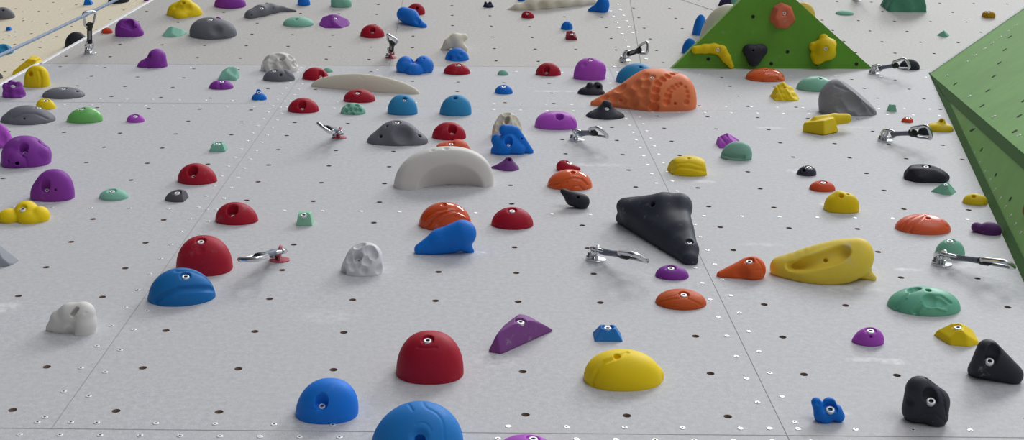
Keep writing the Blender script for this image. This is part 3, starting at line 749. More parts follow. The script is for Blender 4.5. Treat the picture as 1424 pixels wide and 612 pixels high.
A((40, 36, 70), (672, 2, 686.5, 11), U(.1, dome(.85, .6), E(-.55, 0, .5, .28, .3, .35), E(.3, 0, .5, .35, .3, .35)), 'tiny dark navy hold with two horns near the top edge, centre', plane=UPP, group='black climbing holds')
A(CRM, (702, -9, 828, 18.5), KQ([(704, 14.5, 1.4, 14), (720, 11.5, 5, 13.5), (740, 7, 9, 12), (760, 4, 10.5, 10), (785, 4, 8, 8), (805, 4, 6.5, 6), (826, 2.5, 4, 4)], .3), 'long cream rail along the top edge at centre, dimpled and tapering left', plane=UPP, vb=10, dents=[(752, 9, 8, .4), (775, 7, 7, .35), (735, 11, 5, .35)], name='rail_hold')
A(BLU, (720, -9, 739, 2.5), dome(.8, .8), 'blue hold peeking over the long cream rail at the top edge', plane=UPP)
A(SAGE, (692, 97, 707, 105), dome(.8, .8), 'tiny sage green hold above the small blue dome, right of the red and blue column')
A(BLU, (688, 118, 713, 131.5), dome(.8, .85), 'small bright blue dome below the tiny sage green hold', bolts=[(700, 120)])
A(SKY, (538.8, 131.5, 580.7, 161), dome(.8, 1.25, px=2.2), 'left of two matching sky blue domes below the long cream rail', pits=[(562.5, 137, 3)], bolts=[(562, 139, .7)], chalk=.2)
A(SKY, (611.5, 132, 655.7, 162), dome(.8, 1.2, px=2.2, lx=.06), 'right of two matching sky blue domes, right of the cream rail tip', pits=[(633, 136, 3)], chalk=.2)
A(RED, (725, 15, 743, 26), dome(.8, .9, lx=-.15), 'small red knob just below the cream rail at the top edge', plane=UPP, bolts=[(733, 18.5, .8)])
A(BLU, (780, 29.5, 796.5, 42), S(.04, dome(.85, 1.), C(.1, -.9, .1, .15, .1, -.5, 1, .12)), 'small blue notched hold above a tiny dark red one, top centre right', plane=UPP)
A((140, 16, 42), (786.5, 43, 803, 56), FAC(.05, (-.2, -.4, 1, .85), (.7, -.4, 1, .8), (-1, 0, .1, .75), (1, 0, .35, .85), (0, -1, .3, .7), (0, 1, .3, .7)), 'tiny dark red faceted hold below the small blue notched one', plane=UPP, bolts=[(795, 47, .8)], group='red climbing holds')
A(BLU, (818, -6, 847.5, 17.5), U(.2, E(.35, 0, .45, .6, .6, .75), C(-.85, 0, .05, .15, .2, 0, .3, .5)), 'blue wedge at the top edge pointing left at the right end of the cream rail', plane=UPP)
A(RED, (745, 87, 780, 106.5), dome(.78, .9), 'red dome left of the violet fluted hold', bolts=[(760, 96, 1.1, 1.2)], chalk=.2)
A(VIO, (797.5, 80.5, 843, 112), S(.06, U(.12, dome(.75, 1.2, px=2.4), E(.6, 0, .5, .42, .45, .5)), C(-.35, -1, .1, .14, -.3, -.8, 1, .12), C(.2, -1, .1, .14, .2, -.8, 1, .12), C(.75, -.8, .1, .12, .6, -.7, 1, .1)), 'violet fluted hold with a flat top, left of the quickdraw above the big orange volume', plane=LOW, bolts=[(821, 83)], dents=[(812, 90, 5, .3)], res=1.3)
A(BLK, (803.5, 113.5, 841, 133), U(.06, dome(.7, .6), E(-.1, 0, .55, .3, .35, .4), E(.45, .1, .5, .36, .4, .48)), 'small black double-bump hold tucked left of the big orange hold', pits=[(832, 121, 2.8)])
A(BLK, (815.4, 139.5, 868, 167), U(.25, dome(.7, .42), C(0, 0, 0, .78, .04, 0, .85, .24)), 'black bell-shaped hold in front of the left end of the big orange hold', bolts=[(844, 150.5)], chalk=.25)
A(SKY, (857, 88, 914, 118), dome(.75, .85), 'sky blue dome half hidden behind the big orange hold', plane=LOW, pits=[(891, 93, 2.2)])
# --- big orange hold
z2 = lambda *ps: [(820 + a / 7.2, 85 + b / 7.2, r / 7.2, dp) for a, b, r, dp in ps]
A((252, 138, 84), (825, 95, 968.6, 156), U(.22, E(.3, 0, .05, .66, .52, .66), C(-.92, -.05, .03, .07, .1, 0, .2, .48), E(.72, 0, .1, .28, .42, .5)), 'big salmon orange hold, scalloped at left with rows of round dimples at right',
  dents=z2((865, 110, 26, 1.0), (830, 128, 28, 1.0), (783, 152, 32, 1.0), (733, 180, 35, 1.0), (683, 222, 38, 1.0), (660, 292, 40, 1.0), (652, 372, 46, 1.0), (645, 465, 52, 1.0),
           (908, 228, 22, 1.0), (872, 244, 26, 1.0), (835, 268, 28, 1.0), (800, 299, 30, 1.0), (782, 354, 38, 1.0), (770, 412, 38, 1.0), (960, 262, 20, 1.0), (980, 310, 24, 1.0), (985, 358, 26, 1.0), (970, 412, 32, 1.0),
           (310, 270, 95, .3), (395, 330, 85, .3), (470, 235, 85, .3), (535, 310, 80, .3), (560, 230, 75, .3), (430, 420, 90, .3), (560, 410, 80, .3), (240, 370, 90, .3), (150, 370, 70, .3), (560, 150, 80, .25), (330, 400, 70, .3)),
  pits=z2((303, 390, 15, 1.5), (857, 425, 15, 1.5)), bolts=[(907, 107)], rough=.5, chalk=.2, res=1.15, kf=.012, grain=.12, group='orange climbing holds')
# --- holds around the small green volume
A(BLU, (948, 53, 969, 76), dome(.9, 1.2), 'lower of two blue knobs peeking out left of the green triangular volume', plane=UPP)
A(BLU, (963, 20, 983, 50), dome(.9, 1.3), 'upper blue hold behind the left edge of the green triangular volume, beside a white dome', plane=UPP)
A(CRM, (973, 6, 1046, 66), dome(.62, 1.1), 'white dome half hidden behind the left edge of the green triangular volume', plane=UPP, pits=[(980, 32, 1.2)])
A((62, 54, 96), (999, -8, 1022, 10), NZ(dome(.8, .9), .06, 14, 4), 'dark indigo rough hold at the top edge above the white dome behind the green volume', plane=UPP, group='purple climbing holds')
A(SAGE, (1015, -8, 1034, 12), dome(.8, .9), 'sage green sliver at the top edge left of the green volume apex', plane=UPP)
A((232, 205, 90), (1096, 3, 1134, 30), dome(.8, .9), 'pale yellow hold behind the right edge of the green triangular volume', plane=UPP, group='yellow climbing holds')
# --- holds bolted to the green triangular volume
A(YEL, (962, 60, 1019.5, 95), FLT([(967, 69, 5.5), (980, 67.5, 6), (992, 67, 6.5), (1002, 70, 7), (1009, 80, 6), (1016.5, 91, 3.5)], .3, bb=(962, 60, 1019.5, 95), zr=.9), 'yellow boomerang-shaped hold on the lower left of the green triangular volume', plane=V1F, hr=1., bolts=[(998.5, 69.5)])
A(BLK, (1032.5, 61, 1067.5, 92.5), FLT([(1041, 69, 8), (1057, 69, 8.5), (1048, 84, 8)], .5, close=True, bb=(1032.5, 61, 1067.5, 92.5), zr=.7), 'black heart-shaped hold in the middle of the green triangular volume', plane=V1F, hr=1., pits=[(1047, 70, 1.6)], chalk=.3)
A((240, 122, 90), (1069.5, 4, 1106, 39.5), FAC(.05, (-1, .35, .5, .8), (1, .35, .5, .8), (.35, 1, .45, .8), (-.5, .9, .5, .82), (-.75, -.7, .5, .84), (.7, -.75, .5, .86), (0, -1, .45, .85), (0, 0, 1, .6), (.3, -.6, 1, .6)), 'coral orange faceted hold near the apex of the green triangular volume', plane=V1F, hr=1., bolts=[(1091, 18.5)], chalk=.45, group='orange climbing holds')
A(YEL, (1125, 47, 1163.5, 90), FLT([(1146, 55, 6.5), (1148, 66, 12), (1132, 65, 5), (1148, 67, 12), (1157, 62, 6), (1148, 70, 13), (1155, 74, 7), (1147, 72, 11), (1138, 81, 7), (1133, 76, 5)], .5, bb=(1125, 47, 1163.5, 90), zr=.8), 'yellow knobbly star-shaped hold on the lower right of the green triangular volume', plane=V1F, hr=1., bolts=[(1148.5, 68)])
# --- upper right
A(ORG, (1037, 94, 1091, 114.5), S(.03, dome(.78, .62), C(-.1, -1, .05, .05, .6, -.5, .5, .05), C(.1, -1, .05, .04, .85, -.3, .2, .05)), 'glossy orange low dome with a curved lip under the green triangular volume', plane=LOW, rough=.12, pits=[(1065, 96.5, 2.4)], ridges=[([(1062, 111), (1070, 106), (1080, 106), (1089, 112)], 2.2)], grain=.05, chalk=.03)
A(YEL, (1070.3, 114, 1111.5, 141), NZ(FAC(.06, (-.5, -.5, 1, .85), (.75, -.5, 1, .65), (-1, 0, .35, .85), (1, 0, .5, .9), (0, -1, .5, .75), (0, 1, .5, .75)), .03, 9, 3), 'yellow ridged rock below the glossy orange dome under the green triangular volume', lines=[([(1080, 118), (1090, 138)], 1.2), ([(1088, 118), (1100, 138)], 1.2), ([(1095, 121), (1106, 138)], 1)], pits=[(1091, 121, 1.8)])
A(SAGE, (1107.7, 106, 1160, 128), dome(.72, .85), 'sage green dome peeking out left of the big grey rock hold', pits=[(1141, 109, 2.2)], rough=.4)
A(SAGE, (1162, 14, 1187.5, 21.5), dome(.7, .5), 'thin sage green sliver between the green triangular volume and the large mottled green block', plane=UPP)
A((92, 160, 136), (1225, -24, 1288, 17.5), NZ(pyr(.7, .9, .62, .08), .025, 14, 6), 'large mottled green block cropped by the top edge, right of centre', plane=UPP, chalk=.35, group='green climbing holds')
A((205, 150, 30), (1365, 15, 1384.5, 25.5), dome(.8, .75, px=3), 'small ochre hold near the top right, above the white edge of the big green volume', plane=UPP, bolts=[(1374, 16)], group='yellow climbing holds')
A(SAGE, (1302.5, 42.5, 1320.5, 51.5), FAC(.05, (-.6, -.3, 1, .6), (.5, -.3, 1, .6), (0, 1, .5, .7), (0, -1, .5, .7)), 'tiny sage green hold alone between the big green block and the big green volume', plane=UPP)
A(BLK, (1250, 82, 1279, 98.5), dome(.8, .95), 'black dome behind the carabiner of the quickdraw by the green triangular volume', plane=UPP)
A((150, 152, 158), (1138, 110, 1218.5, 162), I(.05, U(.15, dome(.6, 1.2, lx=-.25, px=2.4), C(-.55, 0, .1, .38, -.5, 0, .9, .3)), HS(.62, -.15, .78, .72)), 'big grey rock-like hold with a dark chiselled hollow, right of the sage green dome', dents=[(1186, 140, 20, .4), (1172, 148, 13, .4), (1198, 152, 12, .35)], lines=[([(1162, 119), (1180, 126), (1200, 141), (1214, 158)], 2.2, .2), ([(1158, 146), (1175, 150), (1190, 148)], 1.8, .2), ([(1165, 135), (1185, 134)], 1.2)], chalk=.5, group='grey climbing holds', res=1.3, kf=.03)
A(SAGE, (1233, 144.5, 1247, 155.5), pyr(.8, .9, .6), 'tiny sage green block right of the big grey rock-like hold')
A(YEL, (1114.5, 157, 1185, 190), U(.07, HULLQ([(1115, 184, 184), (1146, 189, 189), (1167, 184, 184), (1150, 178, 178), (1117, 171, 184), (1146, 167, 188), (1160, 164, 184), (1128, 164, 178), (1155, 159, 178)], 2, .05), KQ([(1135, 168.5, 7, 183), (1160, 166, 8, 181), (1177, 165, 7, 180)], .2)), 'yellow hammer-shaped hold with a rounded arm pointing right, below the big grey rock-like hold', vb=184, chalk=.35)
A((236, 84, 44), (1253.5, 162.5, 1270, 171), dome(.85, .7), 'tiny orange button left of the pale yellow hold beside the big green volume', bolts=[(1263, 163.5)], group='orange climbing holds')
A(YEL, (1287.5, 164.5, 1326, 184), U(.15, dome(.75, .45, px=2.4), C(0, 0, .1, .45, .1, 0, .5, .25)), 'yellow peaked hold against the left edge of the big green volume', pits=[(1308, 167.5, 2.6)], chalk=.35)
A(BLK, (1276, 174, 1296.5, 188.5), dome(.85, 1.0), 'black knob right behind the carabiner of the quickdraw beside the yellow peaked hold')
# --- middle band, left
A(VIO, (-16, 172, 18.5, 207), dome(.85, 1.2), 'purple dome cropped by the left edge, left of the large two-lobed purple hold', dents=[(4, 193, 8, .4)])
A(PUR, (1, 188.5, 72, 234.5), S(.04, U(.08, dome(.78, 1.15, px=2.3), E(-.35, -.5, .15, .45, .4, .62), E(.75, .1, .35, .28, .4, .4)), C(-.3, -1.1, .3, .2, -.3, -.8, .42, .12)), 'large purple hold with round lobes and three holes at the left edge', bolts=[(33, 205, 1.1, 1.3)], bumps=[(25, 222, 13, .5), (62, 212, 12, .3)], pits=[(23.5, 226, 3.2, 1.5), (55, 197, 2)], chalk=.22, lines=[([(38, 232), (36, 220), (26, 213), (14, 220), (10, 232)], 1.4), ([(50, 191), (56, 199), (63, 204)], 1.5)], res=1.2)
A(PUR, (42, 235, 104, 281), U(.25, dome(.75, 1.25, px=2.3, lx=.1), E(-.55, -.05, .1, .5, .5, .55)), 'dark purple egg-shaped hold with one hole above the yellow bone-like hold', bolts=[(62.5, 257, 1.15, 1.2)], pits=[(77, 264, 1.6)], chalk=.18)
A(YEL, (-3, 279, 69.5, 312), U(.1, E(-.7, -.15, .15, .5, .5, .45), E(0, .1, .3, .55, .6, .65), E(.62, 0, .2, .42, .5, .5), E(.25, -.3, .12, .5, .4, .42)), 'yellow bone-like knobbly hold at the left edge below the egg-shaped purple hold', bolts=[(31, 290)], chalk=.06)
A(SAGE, (138, 262, 178.5, 279.5), dome(.78, .58), 'sage green low dome with a bolt, right of the egg-shaped purple hold', bolts=[(155.5, 265)])
A((98, 96, 104), (229.5, 263.5, 262, 281.5), I(.06, dome(.75, .9, lx=.15), HS(1, -.1, .2, .62)), 'small dark grey wedge between the sage green low dome and two red domes', bolts=[(246, 267.5)], group='grey climbing holds')
A(SAGE, (291, 197, 316.5, 211.5), pyr(.8, .75, .6), 'sage green block alone below the small round purple button', bolts=[(303, 199)])
A(RED, (247, 227, 301.5, 257.5), dome(.75, .95, lx=-.05), 'red dome with a deep bolt hole, upper of two at the left', bolts=[(267.5, 237, 1.25, 1.2)], chalk=.2)
A(RED, (299.5, 281, 358.5, 313.5), dome(.75, .98, lx=-.05), 'red dome with a deep bolt hole, lower right of the other deep-holed red dome', bolts=[(323, 291, 1.25, 1.2)], chalk=.2)
A((158, 218, 184), (412, 293.5, 436.5, 314.5), pyr(.85, 1.0, .72, .04), 'small pale green square block with a bolt in the middle of the left half', bolts=[(422, 298)], group='green climbing holds')
A(GRY, (510.5, 167, 595, 203.5), U(.25, E(0, 0, .02, .78, .62, .76), E(-.62, -.03, 0, .4, .45, .3), E(.62, -.03, 0, .4, .45, .3)), 'large dark grey dome with a shallow thumb dish above the white half-moon hold', bolts=[(552, 170)], pits=[(529, 189.5, 2.8), (584, 189, 2.8), (538, 175, 2.2)], dents=[(561, 187, 15, .65)], kf=.12)
A(RED, (601, 169.5, 648, 195.5), dome(.75, .95), 'red dome with a deep bolt hole above the white half-moon hold', bolts=[(629, 179, 1.2, 1.2)])
A((228, 98, 60), (605.5, 194, 654.5, 216), U(.06, dome(.78, .7), E(.3, 0, .25, .55, .6, .55), E(-.6, 0, .15, .38, .5, .42)), 'orange lobed hold mostly hidden behind the top of the white half-moon hold', bolts=[(627, 199.5)], group='orange climbing holds')
A(WHT, (548.5, 203.5, 686.5, 265), S(.035, I(.09, dome(.5, .95, px=2.2, lx=.05), HS(.0, -1, .10, .30)), E(.09, -.50, -.02, .72, .50, .70)), 'large white half-moon jug with a scooped face in the centre of the photo', dents=[(620, 206.5, 4, .6), (601, 209, 3, .6)], chalk=.08, rot=.17)
A(CRM, (684, 156.5, 726, 194), BUMPS(dome(.75, 1., px=2.2), 24, .24, .4, 12, .05, .75, 1., True), 'cream honeycomb-pitted hold half hidden behind the blue knobbly hold', pits=[(705, 167, 4.5, 1.5)], res=1.5)
A(BLU, (680.5, 172, 742.5, 218.5), U(.035, KQ([(702, 181, 8, 211), (712, 182, 8, 211)], .2), KQ([(692, 195, 9, 210), (700, 205, 14, 213)], .2), KQ([(691, 210, 8.5, 213)]), KQ([(716, 183, 7.5, 211), (736, 211, 6, 212)], .3), KQ([(708, 200, 16, 212), (722, 208, 9, 213)], .3)), 'bright blue knobbly hold, triangular with stacked lobes, right of the white half-moon hold', vb=212, pits=[(726, 193, 1.6)], bolts=[(707, 195, 1.1, 1.2)], chalk=.06, res=1.2)
A((112, 56, 130), (683.5, 218.5, 722, 238.5), U(.2, C(.1, 0, 0, .72, .12, 0, .72, .24), C(-.8, 0, .02, .16, 0, 0, .15, .5)), 'small dark purple peaked hold below the bright blue knobbly hold', pits=[(708.5, 222.5, 2.6)], group='purple climbing holds')
A(VIO, (744, 154.5, 802.5, 181), S(.06, dome(.72, .72, px=2.4), C(.1, -.75, .55, .12, .2, -.2, .9, .14)), 'violet flat-topped hold left of the quickdraw in the centre', bolts=[(778, 162, 1.15, 1.2)], ridges=[([(793, 160), (801, 174)], 1.6)], rough=.4)
A(RED, (773.5, 222.5, 807, 238.5), U(.2, E(-.32, 0, .25, .62, .55, .55), C(-.2, 0, .2, .45, .75, 0, .06, .22)), 'small dark red bean-shaped hold just behind the glossy orange shell', bolts=[(792, 226)])
A(ORG, (761.5, 235.5, 823.5, 265.5), dome(.75, .85), 'glossy orange shell-like hold with layered lips, below the small dark red bean', rough=.14, pits=[(797, 239.5, 3.8, 1.5)], lines=[([(765, 257), (778, 255), (786, 250.5), (797, 247.5), (809, 249), (817, 257)], 2.0, 0), ([(775, 263), (781, 257), (788, 253)], 1.6, 0), ([(792, 264), (798, 259), (806, 258.5), (812, 264)], 1.6, 0)], grain=.05, chalk=.03, res=1.5)
A(BLK, (778, 262, 820, 292.5), KQ([(783, 266, 4, 287), (796, 276, 9.5, 288), (809, 280.5, 11, 288.5)], .5), 'black leaf-shaped hold pointing up left under the glossy orange shell', vb=288, pits=[(804, 274, 2)], chalk=.2)
# --- big black wing
A((48, 55, 68), (852, 268.5, 970, 370.5), U(.25, TRI([(869, 287, 13, 313), (945, 286, 15, 325), (957, 344, 9, 356)]), TRI([(864, 304, 7, 311), (957, 360, 7, 365), (942, 312, 10, 335)]), KQ([(880, 291, 13, 318), (922, 287, 19, 325), (944, 287, 17, 326)], .2), KQ([(922, 304, 20, 328), (940, 322, 16, 342)], .2), KQ([(960, 350, 8, 360), (962, 362, 6.5, 365)], .1)), 'very large black wing-shaped hold with chalk scuffs, right of centre', vb=345, pits=[(907, 284, 4.2, 2.5)], bolts=[(959, 335, .8, .8)], chalk=.35, kf=.02, group='black climbing holds', res=.95)
A(YEL, (928, 216.5, 983, 245.5), I(.03, dome(.75, .85, px=2.3), HS(1, -.1, .18, .84), HS(-.9, -.2, .3, .86)), 'yellow ridged wedge above the large black wing-shaped hold', pits=[(958, 220, 2.2)], lines=[([(930, 238), (945, 232), (960, 234), (981, 238)], 2.2), ([(940, 228), (958, 226), (975, 231)], 1.4)])
A(VIO, (996, 185, 1032, 207), FAC(.03, (-.7, -.3, 1, .7), (.7, -.3, 1, .6), (-1, 0, .1, .8), (1, 0, .4, .9), (0, -1, .5, .7), (0, 1, .5, .7)), 'purple ridged hold behind the sage green pocketed hold, right of centre', lines=[([(1002, 190), (1010, 200)], 1.4), ([(1009, 187), (1017, 196)], 1.4), ([(1018, 190), (1028, 197)], 1.2)])
A((140, 194, 176), (1002, 196.5, 1046, 224), dome(.72, 1.0, px=2.2, lx=.12), 'sage green jug with a dark undercut slot in front of the purple ridged hold', chalk=.4, group='green climbing holds', rot=-.15, lines=[([(1005, 213), (1018, 217), (1034, 219)], 3, -.1)])
A((58, 58, 78), (1108, 230, 1135.5, 245.5), dome(.8, .8, lx=.1), 'small glossy dark slate button beside a white chalk smear, right of centre', pits=[(1117.5, 236.5, 2.4)], bolts=[(1125, 232)], rough=.25, group='grey climbing holds')
A((228, 88, 50), (1125.5, 251, 1161.5, 267.5), dome(.8, .72), 'small orange dome right of the dark slate button, above the yellow cleft knob', bolts=[(1145, 253)], group='orange climbing holds')
A(YEL, (1145.5, 265, 1195, 297), S(.06, U(.1, dome(.72, 1., px=2.5), E(-.2, 0, .6, .4, .5, .5)), C(.0, -.4, 1.2, .1, .25, -1, .6, .08)), 'yellow cleft knob with two bolt holes below the small orange dome', pits=[(1170, 272, 3.4, 1.6), (1179, 270, 2)])
A((44, 42, 52), (1256.5, 228, 1320.5, 255), NZ(dome(.72, .72, px=2.3, lx=-.08), .025, 9, 5), 'black rough dome behind the sage green hold near the big green volume', bolts=[(1288, 231)], lines=[([(1262, 246), (1275, 238), (1286, 235)], 1)], group='black climbing holds')
A(SAGE, (1294, 254, 1330, 271.5), FAC(.08, (-.5, -.4, 1, .55), (.55, -.4, 1, .5), (0, 1, .5, .7), (0, -1, .5, .7), (0, 0, 1, .62)), 'sage green peaked hold in front of the black rough dome', bolts=[(1315, 256, .7)])
A(YEL, (1338.5, 269, 1373.5, 286), U(.08, dome(.75, .75, lx=-.1), E(.5, -.1, .1, .42, .5, .55)), 'small yellow hold with a pocket and a scuffed grey end, beside the big green volume', pits=[(1354, 273, 2.8)], chalk=.6)
A((248, 104, 58), (1245, 297.5, 1322, 327), dome(.72, .72), 'orange dome with diagonal grooves beside the purple pod, near the big green volume', pits=[(1290.5, 303.5, 3.4)], lines=[([(1263, 325), (1270, 314), (1280, 306), (1287, 300)], 2.2, .2), ([(1252, 322), (1259, 311), (1268, 304), (1276, 300)], 2.2, .2), ([(1311, 308), (1318, 316)], 2)], rough=.32, group='orange climbing holds', res=1.3)
A((104, 50, 122), (1350.5, 308.5, 1393, 328), U(.04, E(.15, 0, .15, .8, .6, .62), E(-.65, .2, .3, .4, .4, .35)), 'purple pod-like hold next to the big green volume', group='purple climbing holds', rot=-.1)
A((140, 204, 178), (1300, 332, 1342, 360), dome(.82, 1.1), 'sage green round dome behind the hanger of the right-hand quickdraw', bolts=[(1321, 334)], group='green climbing holds')
A((116, 196, 164), (1234.5, 398, 1335.5, 440), dome(.72, .72, lx=.02), 'large sage green hold with carved waves and a pocket below the right-hand quickdraw', dents=[(1268, 403, 7.5, 1.0), (1274, 401, 7, 1.0), (1296, 418, 15, .6), (1309, 421, 11, .6)], pits=[(1291, 403.5, 4.2)], lines=[([(1241, 431), (1253, 418), (1266, 406)], 2.4, 0), ([(1247, 433), (1252, 424), (1260, 416)], 1.6, 0), ([(1272, 435), (1281, 423), (1294, 412), (1309, 412), (1322, 421)], 3.2, 0)], ridges=[([(1280, 435), (1288, 428), (1300, 427), (1315, 432)], 2.6)], rough=.42, group='green climbing holds', res=1.2, kf=.03)
A(YEL, (1298.6, 450, 1361.5, 482.5), FAC(.07, (-.75, -.25, 1, .75), (.62, -.3, 1, .62), (-1, -.3, .2, .88), (1, 0, .3, .95), (-.2, -1, .5, .68), (.5, -1, .5, .72), (0, 1, .5, .7), (0, 0, 1, .78)), 'yellow faceted wedge with a bolt, behind the right black hold', bolts=[(1332, 454)])
A(VIO, (1184.5, 455, 1229.5, 482), U(.25, dome(.75, .9, lx=.12), C(-.85, 0, .05, .12, 0, 0, .2, .5)), 'violet peaked hold with a big bolt and a pin hole, lower right', bolts=[(1211, 459)], pits=[(1211, 468, 2.2, .8)], chalk=.08)
A(BLK, (1346.5, 470.5, 1422.5, 537), U(.2, TRI([(1374, 487, 15, 526), (1364, 511, 15, 524), (1407, 521, 15, 529)]), KQ([(1356, 516, 9.5, 521)])), 'black horn-shaped hold with a deep hollow at the right edge', vb=526, dents=[(1383, 488, 10, 1.0), (1379, 496, 9, 1.0)], bolts=[(1377, 500, 1, .7)], chalk=.5, kf=.05)
A(BLK, (1255, 523, 1320.5, 595), U(.2, TRI([(1279, 542, 19, 582), (1300, 558, 19, 585), (1274, 570, 19, 583)]), KQ([(1298, 560, 19, 585), (1300, 577, 18, 587)], .2)), 'black skull-like hold with one round pocket, at the lower right', vb=584, dents=[(1293, 549, 10, 1.0), (1266, 558, 9, .4)], bolts=[(1295, 556, 1, .5)], chalk=.55, kf=.04, lines=[([(1288, 526), (1303, 535), (1312, 552), (1316, 578)], 1.8, .1), ([(1270, 585), (1284, 574), (1300, 574), (1314, 586)], 1.6, .3)])
A(BLU, (1127.7, 552, 1174, 591), U(.12, KQ([(1135, 559.5, 6.8, 583), (1141, 572, 9, 583.5)], .2), KQ([(1153, 562, 9.5, 583), (1152, 574, 12, 584)], .2), KQ([(1143, 577, 11, 585), (1147, 582, 9.5, 585.5)], .1), KQ([(1161, 573, 11, 584.5), (1166, 579, 8.5, 585)], .2)), 'small blue four-lobed hold with a large bolt, left of the black skull-like hold', vb=584.5, bolts=[(1155, 568, 1.1)], dents=[(1138, 561, 4, .5)], chalk=.05, res=1.8)
A(ORG, (997.5, 356.5, 1065, 389.5), U(.2, C(-.8, -.05, .05, .2, .2, 0, .3, .5), E(.5, 0, .3, .5, .55, .62)), 'orange fish-shaped hold left of the big yellow jug', bolts=[(1042, 362.5)], lines=[([(1052, 360), (1058, 367), (1062, 376), (1063, 384)], 1.6, .1), ([(1063, 376), (1050, 376)], 1.2)], dents=[(1032, 381, 13, .35)], kf=.1)
A((250, 220, 66), (1073.7, 334, 1221.5, 400.5), S(.05, U(.2, KQ([(1086, 371, 9, 381), (1115, 370, 13, 385), (1150, 366, 18, 387), (1182, 360, 22, 384)], .12, None, True), KQ([(1083, 367, 7, 379), (1125, 353, 8.5, 381), (1160, 345, 9.5, 381), (1190, 346, 11.5, 382)], .12, None, True), KQ([(1083, 376, 8, 382), (1118, 385, 10, 390), (1150, 386.5, 12, 392), (1180, 378, 13, 391), (1198, 362, 14, 387), (1198, 348, 12, 382)], .12, None, True), KQ([(1200, 380, 8, 385), (1213, 387, 5.5, 388)], .15)), KQ([(1099, 371, 5, 387), (1125, 368, 9, 394), (1155, 359, 12.5, 396), (1175, 351, 10.5, 394)], .12, None, True), KQ([(1104, 370, 4.5, 384), (1128, 366, 8.5, 390), (1155, 357, 11, 391), (1173, 350.5, 9, 389)], .12, None, True)), 'big yellow bowl-like jug with a deep scooped pocket, right of centre', vb=386, pits=[(1148, 362, 3)], chalk=.6, group='yellow climbing holds', res=1.0)
A(PUR, (911.6, 368.5, 957.5, 390.5), dome(.78, .75, lx=-.06), 'purple low dome with a bolt below the black wing tip, above an orange one', bolts=[(933, 372)])
A((214, 92, 34), (912, 401.5, 982, 432), dome(.78, .72), 'orange almond-shaped hold with a crease, below the purple low dome', bolts=[(951, 409)], lines=[([(918, 420), (935, 416), (955, 414), (975, 424)], 1.6), ([(925, 415), (945, 409)], 1)], group='orange climbing holds')
A((34, 126, 208), (824.5, 452, 865.5, 475.5), S(.02, pyr(.8, .85, .5, .05), C(-.75, -1, 0, .08, -.35, -.5, .9, .08)), 'small blue pyramid block behind the yellow lemon-like hold', bolts=[(845, 454.5, 1.05)], group='blue climbing holds')
A(YEL, (812, 485.5, 923, 544), U(.2, dome(.72, .92, px=2.15, lx=-.06), C(.2, 0, .1, .5, .85, .05, .1, .16)), 'large yellow lemon-like dome with a crease in the lower centre', pits=[(858, 495, 5.5, .9)], lines=[([(823, 542), (824, 528), (830, 515), (840, 504), (858, 497), (872, 490)], 3.6, .35)], chalk=.08, kf=.05, rot=.1)
A((134, 70, 148), (678.5, 435.5, 771.5, 494), HULLQ([(679, 489, 490), (697, 493.5, 493.5), (771, 459.5, 459.5), (748, 453, 453), (684, 478, 478), (691, 464, 489), (714, 451, 482), (738, 445.5, 474), (752, 449, 467), (702, 451, 477), (722, 436, 469), (733, 438, 466)], 2, .03), 'large purple faceted fin with chalk scuffs in the lower centre', vb=478, bolts=[(724, 446.5)], chalk=.5, group='purple climbing holds', res=1.2)
A(RED, (551, 459.5, 644.7, 535), dome(.85, 1.3, px=2.25), 'large deep red dome in the lower centre above the big cropped blue hold', bolts=[(594.5, 472)], lines=[([(581, 483), (594, 484), (607, 483)], 1.8, .2)], dents=[(594, 471, 9, .2)], chalk=.14, kf=.04)
A((16, 130, 238), (411, 525.5, 498.5, 590.5), dome(.8, 1.15, px=2.2, lx=.1), 'blue dome with a deep bolt hole, left of the very large cropped blue hold', dents=[(446, 557, 9, .25)], bolts=[(446.5, 558, 1.05, .9)], lines=[([(430, 567), (440, 570), (450, 569)], 1.4, .2)], chalk=.12, group='blue climbing holds', kf=.04)
A((24, 132, 216), (516, 557.5, 644.5, 650), dome(.85, 1.3, lx=.06), 'very large blue hold cropped by the bottom edge', dents=[(583, 608, 20, .3)], pits=[(584, 612, 8, 1.2)], lines=[([(588, 559), (590, 564), (595, 568.5), (602, 571.5), (608, 575.5), (613, 581), (616, 588), (617.5, 597), (618, 612)], 2.6, .55), ([(568, 562), (574, 571)], 1.8, .3), ([(578, 590), (585, 587.5), (592, 588.5), (597, 593), (600, 600)], 1.8, .5)], chalk=.25, group='blue climbing holds', kf=.05)
A(VIO, (689, 604, 773, 648), dome(.8, .75), 'violet hold at the bottom edge with its bolt just showing', bolts=[(741.5, 608.5)])
A(RED, (245, 327, 323.7, 385), dome(.85, 1.2, px=2.2), 'large red dome behind the blue shell-shaped hold at the left', bolts=[(279, 335)], chalk=.18, dents=[(278, 348, 12, .12)], kf=.05)
A((20, 118, 192), (205.5, 372.5, 299, 427), U(.15, dome(.72, .95, lx=-.03), C(-.3, 0, .1, .5, -.88, 0, .03, .1)), 'blue shell-shaped hold with ridges in front of the large red dome', bolts=[(258, 383.5)], lines=[([(296, 402), (275, 401), (248, 403), (226, 412), (216, 419)], 4.5, .2), ([(296, 394), (283, 384), (266, 377), (245, 377)], 3, .5)], chalk=.08, kf=.07, group='blue climbing holds', rot=.22)
